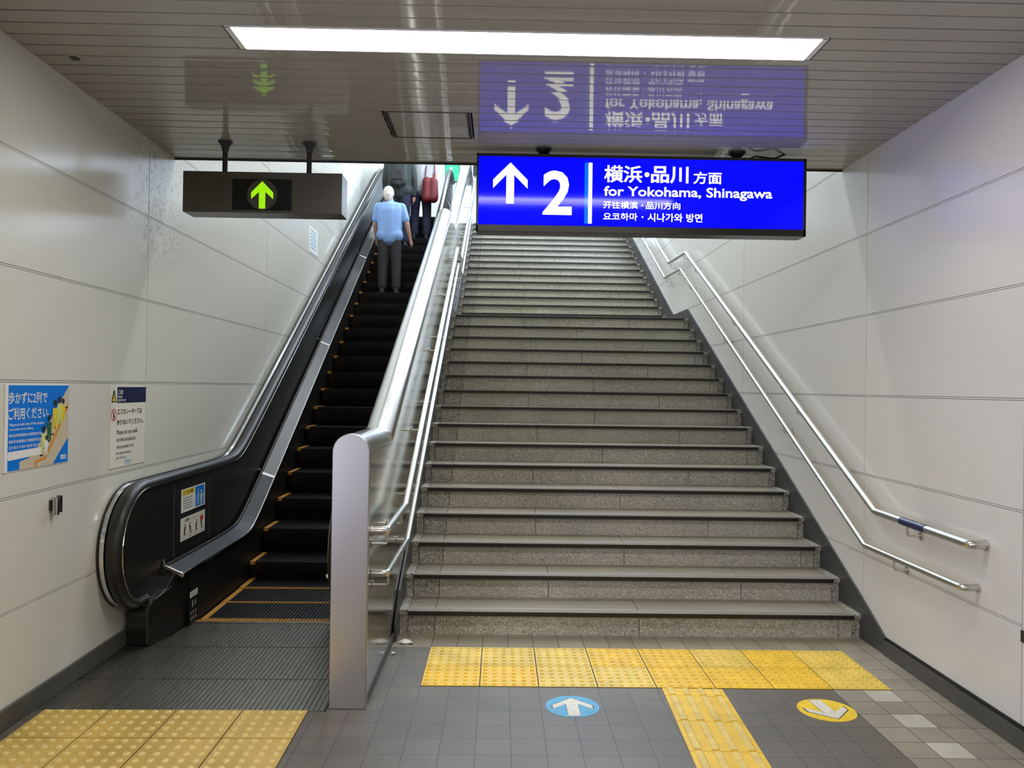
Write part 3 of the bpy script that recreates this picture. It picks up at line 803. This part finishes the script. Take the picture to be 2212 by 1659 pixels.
for a, b in zip(seam[:-1], seam[1:]):
    mb = MB(); mb.box(.002, .305, b + .002, a - .002, 0, .004)
    for i in range(4):
        x = .040 + .0755 * i
        mb.prism([(x - .019, .004), (x + .019, .004), (x + .013, .0095), (x - .013, .0095)], 'y', b + .010, a - .010, 1)
    mb.build('tactile_tile', [M['tac'], M['tac_bar']], gp)
lp = thing('tactile_strip', 'ochre tactile strip with round studs in front of the escalator', 'tactile paving', (-2.075, 3.698, 0), .012)
MB().box(0, 1.206, -1.4925, 0, 0, .0008).build('mortar_bed', M['mortar'], lp)
for j in range(5):
    for i in range(4):
        mb = tile_dome(.3015, .2985, 5, 5, .0165, .0075)
        mb.off((.3015 * i, -.2985 * (j + 1), 0)).build('tactile_tile', [M['tac_tan'], M['stud']], lp)

# floor arrow stickers
def arrow_pts(s):
    return [(0, .84), (.80, .10), (.80, -.26), (.24, .22), (.24, -.96), (-.24, -.96), (-.24, .22), (-.80, -.26), (-.80, .10)]
def floor_arrow(label, c, r, ang, m1):
    root = thing('floor_sticker', label, 'floor sticker', (c[0], c[1], 0), 0, 'round arrow stickers on the floor')
    MB().disc((0, 0, 0), r, 'z', .0012, 48).build('disc', m1, root)
    mb = MB(); pts = [(x * r * .92, y * r * .92) for x, y in arrow_pts(1)]
    pts = [(x * cos(ang) - y * sin(ang), x * sin(ang) + y * cos(ang)) for x, y in pts]
    out = [(x * 1.07, y * 1.05) for x, y in pts]
    mb.prism(out, 'z', .0012, .0016, 1); mb.prism(pts, 'z', .0016, .0022, 0)
    mb.build('arrow', [M['sticker_white'], M['ink']], root)
floor_arrow('round blue floor sticker with white arrow pointing to the stairs', (.363, 3.79), .128, 0, M['sticker_blue'])
floor_arrow('round yellow floor sticker with white arrow pointing away from the stairs', (1.572, 3.772), .134, pi + .12, M['sticker_yellow'])

# crumpled paper scraps by the divider
mb = MB()
pts = [(-.585, 4.705, .001), (-.565, 4.70, .012), (-.545, 4.72, .004), (-.51, 4.70, .014), (-.50, 4.725, .002), (-.535, 4.755, .016), (-.56, 4.745, .022), (-.585, 4.765, .006)]
pts[1:] = [(q[0] + .012, q[1] - .032, q[2]) for q in pts[1:]]
mb.add(pts, [(0, 1, 6, 7), (1, 2, 5, 6), (2, 3, 4, 5)])
mb.add([(p[0], p[1], max(0, p[2] - .003)) for p in pts], [(0, 7, 6, 1), (1, 6, 5, 2), (2, 5, 4, 3)])
tag(mb.build('paper_scrap', M['paper']), 'crumpled white paper scrap on the floor at the foot of the stairs', 'litter')
mb = MB(); mb.add([(-.595, 4.50, .001), (-.58, 4.49, .008), (-.575, 4.53, .006), (-.588, 4.54, .001), (-.597, 4.52, .009)], [(0, 1, 4), (1, 2, 4), (2, 3, 4), (3, 0, 4), (0, 3, 2, 1)])
tag(mb.build('paper_shred', M['paper']), 'tiny white paper shred beside the divider base', 'litter')

# ------------------------------------------------------------------ ceiling things
lamp = thing('ceiling_light', 'long bright recessed fluorescent light in the slatted ceiling', 'ceiling light', ((LX0 + LX1) / 2, (LY0 + LY1) / 2, CZ))
mb = MB()
for (a, b, c, d) in ((LX0 - .012, LX1 + .012, LY0 - .002, LY0 + .006), (LX0 - .012, LX1 + .012, LY1 - .006, LY1 + .002), (LX0 - .012, LX0 + .012, LY0, LY1), (LX1 - .012, LX1 + .012, LY0, LY1)):
    mb.box(a, b, c, d, CZ - .004, CZ + .06)
inv(lamp, mb).build('frame', M['lamp_white'], lamp)
mb = MB(); mb.box(LX0 + .012, LX1 - .012, LY0 + .006, LY1 - .006, CZ + .03, CZ + .05)
inv(lamp, mb).build('diffuser', M['diffuser'], lamp)
for i, q in enumerate((LX0 - .016, LX1 + .016)):
    mb = MB(); mb.box(q - .003, q + .003, LY0, LY1, CZ - .003, CZ + .05)
    inv(lamp, mb).build('end_trim', M['rod'], lamp)

hat = thing('access_panel', 'square access panel set into the slatted ceiling', 'access panel', ((HX0 + HX1) / 2, (HY0 + HY1) / 2, CZ))
mb = MB(); k = 0
for k in range(4):
    a = HY0 + .016 + .1045 * k; mb.box(HX0 + .024, HX1 - .024, a + .001, a + .1035, CZ - .001, CZ + .012)
inv(hat, mb).build('lid', M['slat'], hat)
mb = MB()
for (a, b) in ((HX0, HX0 + .008), (HX0 + .014, HX0 + .020), (HX1 - .008, HX1), (HX1 - .020, HX1 - .014)): mb.box(a, b, HY0, HY1, CZ - .004, CZ + .012)
for (a, b) in ((HY0, HY0 + .010), (HY1 - .010, HY1)): mb.box(HX0, HX1, a, b, CZ - .003, CZ + .012)
inv(hat, mb).build('frame', M['base'], hat)

ring = thing('ceiling_sensor', 'small round ceiling fitting near the left wall', 'sensor', (-1.965, 3.655, CZ))
mb = MB(); mb.tube([(0, 0, .004), (0, 0, -.003)], .042, 24); mb.build('rim', M['slat'], ring, smooth=40)
mb = MB(); mb.tube([(0, 0, -.001), (0, 0, -.006)], .022, 20); mb.build('lens', M['rod'], ring, smooth=40)

# hanging platform sign
SY = 4.845; SX0_, SX1_, SZ0, SZ1 = -.165, 1.853, 2.462, 2.938
sg = thing('platform_sign', 'lit blue hanging sign reading 2 for Yokohama, Shinagawa', 'sign', ((SX0_ + SX1_) / 2, SY + .06, 2.99))
mb = MB()
mb.box(SX0_, SX1_, SY + .004, SY + .125, SZ0, SZ1)
for (a, b, c, d) in ((SX0_, SX1_, SZ1 - .017, SZ1), (SX0_, SX1_, SZ0, SZ0 + .042), (SX0_, SX0_ + .013, SZ0, SZ1), (SX1_ - .018, SX1_, SZ0, SZ1)): mb.box(a, b, SY - .006, SY + .01, c, d)
inv(sg, mb).build('housing', M['sign_frame'], sg, bevel=.002)
fx0, fx1, fz0, fz1 = SX0_ + .013, SX1_ - .018, SZ0 + .042, SZ1 - .017
mb = MB(); mb.box(fx0, fx1, SY, SY + .004, fz0, fz1)
inv(sg, mb).build('face', M['sign_blue'], sg)
# the crop the positions were read from: x 90..2045, y 105..512 (left) / 120..522 (right)
def U(px): return fx0 + (px - 90) / (2045 - 90) * (fx1 - fx0)
def V(py, px): return fz1 - (py - (103 + (px - 90) * .0085)) / 405.0 * (fz1 - fz0)
FY = SY - .0006
mb = MB()
def ap(x, y): return (U(x), V(y, x))
arrow = [(280, 141), (383, 243), (383, 293), (302, 212), (302, 383), (256, 383), (256, 212), (177, 293), (177, 243)]
mb.prism([(U(x), V(y, 280)) for x, y in arrow], 'y', SY - .001, SY)
inv(sg, mb).build('arrow', M['sign_white'], sg)
mb = MB(); mb.box(U(749), U(771), SY - .001, SY, V(498, 760), V(138, 760)); inv(sg, mb).build('white_bar', M['sign_white'], sg)
mb = MB(); mb.box(U(726), U(747), SY - .001, SY, V(498, 740), V(138, 740)); inv(sg, mb).build('light_blue_bar', M['sign_cyan'], sg)
def tx(items):
    for (b, x0, x1, y0, y1, bold) in items:
        mb = MB()
        if b == 'dot': mb.prism([(U(x0) + x1 * cos(2 * pi * i / 20), V(y0, x0) + x1 * sin(2 * pi * i / 20)) for i in range(20)], 'y', FY, SY)
        else: mb.text(b, U(x0), U(x1), V(y1, (x0 + x1) / 2), V(y0, (x0 + x1) / 2), FY, 0, bold)
        inv(sg, mb).build('lettering', M['sign_white'], sg, fix=False)
tx([('2', 475, 650, 186, 448, .022)])
tx([('横浜', 843, 1071, 152, 254, .016), ('dot', 1100, .0145, 205, 0, 0), ('品川', 1125, 1350, 155, 256, .020)])
tx([('方面', 1380, 1551, 185, 258, .014)])
tx([('for Yokohama, Shinagawa', 843, 1858, 279, 354, .014)])
tx([('开往横滨', 840, 1047, 365, 408, .006), ('dot', 1074, .005, 388, 0, 0), ('品川方向', 1097, 1303, 367, 411, .006)])
tx([('요코하마', 840, 1046, 433, 478, .010), ('dot', 1076, .005, 457, 0, 0), ('시나가와 방면', 1108, 1437, 434, 485, .010)])
for x in (.245, 1.447):
    mb = MB(); mb.tube([(x, SY + .075, SZ1), (x, SY + .075, CZ + .01)], .016, 12)
    mb.tube([(x, SY + .075, CZ), (x, SY + .075, CZ - .012), (x, SY + .075, CZ - .035)], [.055, .05, .018], 20)
    inv(sg, mb).build('hanger', M['rod'], sg, smooth=40)
mb = MB(); mb.tube(fillet([(1.50, SY + .08, SZ1 + .002), (1.56, SY + .08, SZ1 + .035), (1.68, SY + .07, SZ1 + .02), (1.75, SY + .09, CZ)], .02), .006, 8)
inv(sg, mb).build('cable', M['rod'], sg, smooth=50)

# hanging arrow sign above the escalator
AY = 4.80; AX0, AX1, AZ0, AZ1 = -1.925, -.972, 2.541, 2.787
asg = thing('arrow_sign', 'dull bronze hanging box sign with lit green up arrow', 'sign', ((AX0 + AX1) / 2, AY + .08, CZ))
mb = MB(); mb.box(AX0, AX1, AY, AY + .165, AZ0, AZ1)
inv(asg, mb).build('housing', M['arrow_box'], asg, bevel=.004)
wx0, wx1, wz0, wz1 = -1.628, -1.272, 2.556, 2.744
mb = MB(); mb.box(wx0, wx1, AY - .003, AY + .004, wz0, wz1)
inv(asg, mb).build('window', M['arrow_black'], asg)
mc = ((wx0 + wx1) / 2 + .002, (wz0 + wz1) / 2)
mb = MB(); mb.prism([(mc[0] + .091 * cos(2 * pi * i / 40), mc[1] + .091 * sin(2 * pi * i / 40)) for i in range(40)], 'y', AY - .0045, AY - .003)
inv(asg, mb).build('lens', M['arrow_lens'], asg)
mb = MB(); AP = [(0, .080), (.066, .012), (.066, -.027), (.019, .016), (.019, -.084), (-.019, -.084), (-.019, .016), (-.066, -.027), (-.066, .012)]
mb.prism([(mc[0] + x, mc[1] + y) for x, y in AP], 'y', AY - .006, AY - .0045)
inv(asg, mb).build('arrow', M['arrow_lit'], asg)
for x in (-1.702, -1.19):
    mb = MB(); mb.tube([(x, AY + .08, AZ1), (x, AY + .08, CZ + .01)], .016, 12)
    mb.tube([(x, AY + .08, CZ), (x, AY + .08, CZ - .008), (x, AY + .08, CZ - .028), (x, AY + .08, CZ - .06)], [.044, .042, .026, .018], 20)
    inv(asg, mb).build('hanger', M['rod'], asg, smooth=40)

# ------------------------------------------------------------------ things on the left wall
def on_left_wall(name, label, cat, y, z, group=None):
    return thing(name, label, cat, (xl(y), y, z), pi / 2 + WY, group)
# blue poster
W_, H_ = .508, .375
po = on_left_wall('poster', 'blue landscape poster with people riding an escalator, on left wall', 'poster', 3.462, 1.117)
mb = MB(); mb.box(-.012, W_ + .004, -.004, .0, -.004, H_ + .004); mb.box(-.014, .008, -.008, 0, -.004, H_ + .002)
mb.build('frame', M['white'], po)
mb = MB(); mb.box(.009, W_, -.0055, -.004, 0, H_); mb.build('sheet', M['blue_print'], po)
mb = MB(); Q = -.0065
mb.text('歩かずに2列で', .012, .315, .292, .345, Q, 0, .012)
mb.text('ご利用ください。', .012, .335, .222, .276, Q, 0, .012)
mb.text('Please use both sides of the escalator', .022, .295, .196, .208, Q, 0, .012)
mb.text('and refrain from walking.', .022, .205, .173, .186, Q, 0, .012)
mb.text('乘坐自动扶梯请站立两侧请勿行走。', .018, .28, .147, .161, Q, 0, .01)
mb.text('搭乘手扶梯請站立兩側請勿行走。', .018, .28, .120, .134, Q, 0, .01)
mb.text('걷지 말고 두 줄로 이용해 주십시오', .020, .262, .094, .108, Q, 0, .01)
mb.build('lettering', M['white'], po, fix=False)
mb = MB(); mb.prism([(.018, .046), (.012, .055), (.012, .075), (.018, .084), (.27, .088), (.27, .056)], 'y', Q, Q + .0005)
mb.build('caption_band', M['white'], po)
mb = MB()
for i in range(2):
    for j in range(3): mb.box(.44 + .018 * j, .452 + .018 * j, Q, Q + .0004, .028 - .012 * i, .038 - .012 * i)
mb.build('corner_mark', M['white'], po)
mb = MB(); Q2 = -.0062
mb.poly([(.10, Q2, .0), (.10, Q2, .035), (.17, Q2, .045), (.24, Q2, .09), (.40, Q2, .27), (.505, Q2, .37), (.505, Q2, .12), (.37, Q2, .0)], 0)
mb.poly([(.22, Q2 - .0003, .0), (.22, Q2 - .0003, .03), (.30, Q2 - .0003, .04), (.42, Q2 - .0003, .19), (.503, Q2 - .0003, .29), (.503, Q2 - .0003, .27), (.425, Q2 - .0003, .165), (.31, Q2 - .0003, .028), (.235, Q2 - .0003, .02), (.235, Q2 - .0003, .0)], 3)
for i in range(8): mb.box(.26 + .030 * i, .285 + .030 * i, Q2 - .0006, Q2 - .0005, .045 + .031 * i, .053 + .031 * i, 5)
for (u, v, s_, bcol) in ((.29, .06, .125, 1), (.335, .115, .12, 4), (.385, .165, .14, 2), (.425, .19, .13, 1), (.455, .2, .11, 2), (.31, .05, .09, 6)):
    figure(mb, u, v, s_, Q2 - .0009 - .0001 * (u * 10), bcol, 5)
    mb.ball((u, Q2 - .0009, v + s_ * .93), (s_ * .115, .0005, s_ * .09), 8, 6, 5)
mb.build('illustration', [M['tan_print'], M['lime_print'], M['yellow_print'], M['orange_print'], M['green_print'], M['ink'], M['white']], po, fix=False)
# white notice
nt = on_left_wall('notice_sign', 'white square notice with navy header beside the blue poster', 'notice', 4.408, 1.031)
W_, H_ = .452, .456
mb = MB(); mb.box(0, W_, -.004, 0, 0, H_); mb.build('board', M['cream'], nt, bevel=.001)
mb = MB(); mb.box(.082, W_, -.0046, -.004, H_ - .093, H_ - .002); mb.build('header', M['navy'], nt)
mb = MB(); Q = -.005
mb.text('ご注意', .09, .15, H_ - .043, H_ - .018, Q, 0, .012); mb.text('Notice', .09, .142, H_ - .064, H_ - .049, Q, 0, .012); mb.text('注意 주의 사항', .09, .185, H_ - .085, H_ - .070, Q, 0, .008)
mb.build('header_lettering', M['white'], nt, fix=False)
mb = MB()
mb.text('エスカレーターでは', .085, .40, .298, .332, Q, 0, .016); mb.text('歩かないでください。', .078, .42, .238, .272, Q, 0, .014)
mb.text('Please do not walk', .080, .345, .186, .212, Q, 0, .004); mb.text('on the escalators.', .080, .325, .146, .170, Q, 0, .004)
mb.text('请勿在自动扶梯上行走。', .080, .30, .106, .123, Q, 0, .006); mb.text('에스컬레이터에서', .076, .26, .072, .087, Q, 0, .004); mb.text('걷지 마십시오.', .076, .21, .046, .060, Q, 0, .004)
mb.build('lettering', M['ink'], nt, fix=False)
mb = MB()
for j in range(3): mb.box(.19 + .026 * j, .208 + .026 * j, Q, Q + .0004, .018, .036); mb.box(.19 + .026 * j, .206 + .026 * j, Q, Q + .0004, .008, .012)
mb.build('footer_mark', M['logo_blue'], nt)
mb = MB(); mb.prism([(.012, H_ - .088), (.074, H_ - .088), (.050, H_ - .025), (.040, H_ - .020), (.034, H_ - .025)], 'y', Q, -.004, 0)
mb.prism([(.022, H_ - .082), (.064, H_ - .082), (.043, H_ - .036)], 'y', Q - .0004, Q, 1); mb.box(.0405, .0455, Q - .0008, Q - .0004, H_ - .07, H_ - .05, 0); mb.box(.0405, .0455, Q - .0008, Q - .0004, H_ - .08, H_ - .075, 0)
mb.build('warning_triangle', [M['ink'], M['yellow_print']], nt)
mb = MB(); cx_, cz_, r_ = .043, .298, .034
for i in range(28):
    a, b = 2 * pi * i / 28, 2 * pi * (i + 1) / 28
    mb.poly([(cx_ + r_ * cos(a), Q, cz_ + r_ * sin(a)), (cx_ + r_ * cos(b), Q, cz_ + r_ * sin(b)), (cx_ + r_ * .84 * cos(b), Q, cz_ + r_ * .84 * sin(b)), (cx_ + r_ * .84 * cos(a), Q, cz_ + r_ * .84 * sin(a))], 0)
mb.poly([(cx_ - .024, Q, cz_ + .021), (cx_ - .021, Q, cz_ + .024), (cx_ + .024, Q, cz_ - .021), (cx_ + .021, Q, cz_ - .024)], 0)
figure(mb, cx_, cz_ - .024, .048, Q + .0003, 1, 1)
mb.build('prohibition_mark', [M['red_print'], M['ink']], nt, fix=False)
# small steel bracket
br = on_left_wall('wall_bracket', 'small steel bracket on left wall below the blue poster', 'bracket', 3.815, .875)
mb = MB(); mb.tube([(.02, -.022, 0.0), (.02, -.022, .082)], .0165, 16); mb.build('socket', M['steel_panel'], br, smooth=50)
mb = MB(); mb.box(.036, .078, -.022, -.018, .066, .084); mb.box(.070, .078, -.024, 0, .004, .084); mb.box(.002, .038, -.012, 0, .02, .07); mb.build('arm', M['rod'], br)
# pale board standing in for a bright louvred reflection on the wall
wall_refl = on_left_wall('notice_sign', 'pale board standing in for a bright reflection high on left wall beyond the arrow sign', 'notice', 9.16, 3.05)
mb = MB(); mb.box(0, .46, -.004, 0, 0, .30); mb.build('board', M['white'], wall_refl)
mb = MB()
for i in range(6): mb.box(.06, .38 - .03 * (i % 2), -.0046, -.004, .25 - .04 * i, .268 - .04 * i)
mb.build('lettering', M['logo_blue'], wall_refl)  # bars drawn for the pattern inside the reflection

# dark fitting at the lower right wall joint
mb = MB(); mb.box(XR - .006, XR, 3.362, 3.388, .455, .505)
tag(mb.build('wall_clip', M['rod']), 'small black clip at the lower joint of the right wall', 'clip')

# ------------------------------------------------------------------ upper level glimpsed at the top
ex = thing('guide_sign', 'small lit green guide sign hanging at the top of the escalator', 'sign', (-1.06, 16.4, 6.1))
mb = MB(); mb.box(-.15, .15, 0, .1, -.36, .0); mb.build('housing', M['sign_frame'], ex)
mb = MB(); mb.box(-.14, .14, -.004, 0, -.35, -.01); mb.build('face', M['exit_lit'], ex)
mb = MB(); figure(mb, -.03, -.28, .22, -.006, 0, 0); mb.build('pictogram', M['sign_white'], ex, fix=False)
mb = MB(); mb.tube([(0, .05, 0), (0, .05, 1.28)], .015, 8); mb.build('hanger', M['rod'], ex)
for i in range(3):
    mb = MB(); mb.box(-.70, XR, 17.2 + .9 * i, 17.35 + .9 * i, 6.35 + .0 * i, 6.6)
    tag(mb.build('roof_beam', M['dark_steel']), ('nearest', 'middle', 'farthest')[i] + ' dark roof beam above the upper floor', 'beam', 'roof beams above the upper floor')
for i, x in enumerate((-.84, -.60)):
    mb = MB(); mb.box(x - .05, x + .05, 17.0 + 1.2 * i, 17.1 + 1.2 * i, Z_TOP, 7.4)
    struct(mb.build('pillar_%d' % (i + 1), M['concrete']))
mb = MB(); mb.box(-2.6, -.95, 20, 20.2, Z_TOP, 7.4); struct(mb.build('wall_far', M['concrete']))

# ------------------------------------------------------------------ people riding the escalator
def remesh(mb, name, m, parent, vox=.010, sm=6):
    o = mb.build(name, m, parent, fix=False)
    r = o.modifiers.new('remesh', 'REMESH'); r.mode = 'VOXEL'; r.voxel_size = vox; r.use_smooth_shade = True
    s_ = o.modifiers.new('smooth', 'SMOOTH'); s_.factor = .5; s_.iterations = sm
    dg = bpy.context.evaluated_depsgraph_get(); me = bpy.data.meshes.new_from_object(o.evaluated_get(dg))
    me.name = name; o.modifiers.clear(); old = o.data; o.data = me; bpy.data.meshes.remove(old)
    if not me.materials: me.materials.append(m)
    return o
def hand(mb, w_, d, side, s):
    """palm and five fingers at wrist w_ pointing along d, slightly curled forward"""
    w_ = Vector(w_); d = Vector(d).normalized(); a = Vector((0, 1, 0)); a = (a - d * a.dot(d)).normalized(); n = d.cross(a)
    mb.cap(w_, w_ + d * .075 * s, .026 * s, .032 * s, 10)
    for i, L in enumerate((.062, .075, .070, .055)):
        b = w_ + d * .085 * s + a * (.030 - .020 * i) * s
        m1 = b + d * L * .5 * s - n * .006 * s * side; e = b + d * L * .95 * s - n * .018 * s * side
        mb.cap(b, m1, .0095 * s, .009 * s, 8); mb.cap(m1, e, .009 * s, .0075 * s, 8)
    b = w_ + d * .03 * s + a * .028 * s
    mb.cap(b, b + (d * .7 + a * .8).normalized() * .045 * s, .012 * s, .010 * s, 8)
    mb.cap(b + (d * .7 + a * .8).normalized() * .045 * s, b + (d * .9 + a * .5).normalized() * .075 * s, .010 * s, .008 * s, 8)
def person(loc, rz, s, label, top, trousers, hair, long_hair, la, ra, lean=.0, sleeves='short', tilt=0.0):
    """s scales a 1.70 m figure that faces +y; la, ra = (elbow, wrist) offsets from the shoulders"""
    root = thing('person', label, 'person', loc, rz)
    V3 = lambda x, y, z: (x * s, (y + lean * max(0, z - .9)) * s, z * s)
    B = MB()
    c = lambda p, q, a, b, seg=14: B.cap(V3(*p), V3(*q), a * s, b * s, seg)
    c((0, 0, .95), (0, 0, 1.12), .135, .125); c((0, 0, 1.12), (0, -.005, 1.32), .125, .14); c((-.07, 0, 1.10), (-.09, 0, 1.34), .09, .10); c((.07, 0, 1.10), (.09, 0, 1.34), .09, .10)
    c((-.16, 0, 1.385), (.16, 0, 1.385), .062, .062); c((0, -.01, 1.38), (0, .01, 1.50), .062, .052)
    # head with face (towards +y), ears
    hd = V3(tilt, .02, 1.595); B.ball(hd, (.078 * s, .098 * s, .115 * s), 24, 16)
    B.cap(V3(tilt, .05, 1.535), V3(tilt, .075, 1.515), .05 * s, .035 * s)
    B.cap(V3(tilt, .112, 1.605), V3(tilt, .128, 1.578), .010 * s, .015 * s, 8)
    for q in (-1, 1):
        B.ball(V3(tilt + q * .030, .108, 1.612), .012 * s, 8, 6); B.ball(V3(tilt + q * .082, .01, 1.59), (.012 * s, .020 * s, .032 * s), 10, 8)
    B.cap(V3(tilt - .02, .106, 1.545), V3(tilt + .02, .106, 1.545), .010 * s, .010 * s, 8)
    sh = {-1: (-.185, 0, 1.385), 1: (.185, 0, 1.385)}
    arms = {}
    for q, arm in ((-1, la), (1, ra)):
        e = tuple(sh[q][i] + arm[0][i] for i in range(3)); w_ = tuple(e[i] + arm[1][i] for i in range(3)); arms[q] = (sh[q], e, w_)
        c(sh[q], e, .052, .040); c(e, w_, .040, .027)
        hand(B, V3(*w_), Vector(V3(*w_)) - Vector(V3(*e)), q, s)
    for q in (-1, 1):
        c((q * .085, 0, .92), (q * .105, .01, .50), .088, .058); c((q * .105, .01, .50), (q * .11, -.015, .09), .058, .038); c((q * .11, -.03, .045), (q * .12, .13, .032), .038, .032)
    remesh(B, 'body', M['skin'], root, .011 * s)
    # shirt
    B = MB()
    c((-.06, 0, .92), (-.085, 0, 1.34), .130, .128); c((.06, 0, .92), (.085, 0, 1.34), .130, .128); c((0, 0, .90), (0, 0, 1.32), .155, .165); c((-.075, 0, .93), (.075, 0, .93), .142, .142); c((-.165, 0, 1.39), (.165, 0, 1.39), .068, .068); c((0, -.005, 1.42), (0, 0, 1.455), .072, .064)
    for q in (-1, 1):
        p, e, w_ = arms[q]
        if sleeves == 'long': c(p, e, .068, .054); c(e, w_, .054, .040)
        else:
            m_ = tuple(p[i] + (e[i] - p[i]) * .72 for i in range(3)); c(p, m_, .070, .064)
    remesh(B, 'shirt', top, root, .011 * s, 5)
    B = MB(); c((-.05, 0, .93), (.05, 0, .93), .128, .128)
    for q in (-1, 1): c((q * .085, 0, .90), (q * .105, .01, .50), .105, .080); c((q * .105, .01, .50), (q * .112, -.01, .10), .080, .072)
    remesh(B, 'trousers', trousers, root, .011 * s, 5)
    for q in (-1, 1):
        B = MB(); c((q * .112, -.045, .040), (q * .12, .10, .036), .042, .040); c((q * .12, .10, .036), (q * .122, .155, .028), .040, .028); B.box((q * .12 - .045) * s, (q * .12 + .045) * s, -.085 * s, .18 * s, 0, .02 * s)
        remesh(B, 'shoe', M['shoe'], root, .010 * s, 3)
    B = MB(); B.ball((hd[0], hd[1] - .014 * s, hd[2] + .022 * s), (.088 * s, .100 * s, .108 * s), 20, 14)
    if long_hair: B.cap(V3(tilt, -.06, 1.58), V3(tilt, -.07, 1.40), .075 * s, .06 * s)
    else: B.cap(V3(tilt, -.055, 1.57), V3(tilt, -.055, 1.52), .06 * s, .045 * s)
    remesh(B, 'hair', hair, root, .010 * s, 3)
    return root
def step_at(y):
    z = 0
    for a, b in noses:
        if a <= y: z = b
    return z
down = lambda x, y, z: (x, y, z)
def epos(x, y, z):      # a point on the escalator -> world
    dx, dy = x + 1.48, y - 5.0
    return (-1.48 + dx * cos(EW) - dy * sin(EW), 5.0 + dx * sin(EW) + dy * cos(EW), z)
k1 = noses[17]; k2 = noses[24]; k3 = noses[24]
person(epos(-1.52, k1[0] + .17, k1[1] + .004), .05, .875, 'white haired person in pale blue shirt and charcoal trousers standing on the escalator', M['blue_shirt'], M['dark_cloth'], M['grey_hair'], False,
       ((-.06, .05, -.27), (.02, .10, -.22)), ((.09, -.01, -.27), (.05, .06, -.23)), tilt=-.03)
person(epos(-1.60, noses[22][0] + .17, noses[22][1] + .004), 0, .98, 'person in dark jacket standing nearest the top of the escalator by the wall', M['dark_jacket'], M['navy_cloth'], M['dark_hair'], False,
       ((-.05, .0, -.28), (.0, .06, -.24)), ((.06, .0, -.28), (-.01, .06, -.24)), sleeves='long')
person(epos(-1.28, noses[23][0] + .17, noses[23][1] + .004), -.1, .95, 'person in pale grey top holding a dark red bag near the top of the escalator', M['grey_shirt'], M['navy_cloth'], M['dark_hair'], True,
       ((-.05, .02, -.28), (-.01, .06, -.23)), ((.05, .02, -.28), (.0, .05, -.23)))
# bags
bx, by, bz = epos(-1.60, noses[22][0] + .17, noses[22][1])
bp = thing('backpack', 'dark backpack worn by the person in the dark jacket', 'backpack', (bx, by - .17, bz + 1.0))
mb = MB()
for (p, q, a, b) in (((-.07, -.03, .02), (-.07, -.03, .30), .08, .075), ((.07, -.03, .02), (.07, -.03, .30), .08, .075), ((0, -.04, .0), (0, -.04, .34), .09, .085)): mb.cap(p, q, a, b)
remesh(mb, 'bag', M['dark_jacket'], bp, .012, 4)
mb = MB(); mb.box(-.09, .09, -.135, -.115, .02, .18); mb.build('pocket', M['dark_cloth'], bp, bevel=.02)
for q in (-1, 1):
    mb = MB(); mb.tube(fillet([(q * .08, .0, .36), (q * .12, .14, .44), (q * .12, .32, .36), (q * .12, .30, .10), (q * .10, .04, .02)], .06), .014, 8); mb.build('strap', M['dark_cloth'], bp, smooth=50)
bx, by, bz = epos(-1.28, noses[23][0] + .17, noses[23][1])
rb = thing('shoulder_bag', 'dark red bag hanging at the side of the person in pale grey', 'bag', (bx + .16, by - .17, bz + .62))
mb = MB(); mb.cap((-.05, -.02, .03), (-.05, -.02, .30), .085, .075); mb.cap((.06, -.02, .03), (.06, -.02, .30), .085, .075); remesh(mb, 'bag', M['red_bag'], rb, .012, 4)
mb = MB(); mb.tube(fillet([(-.08, 0, .34), (-.06, .08, .72), (.02, .16, .80), (.06, .06, .70), (.08, 0, .34)], .06), .011, 8); mb.build('strap', M['red_bag'], rb, smooth=50)
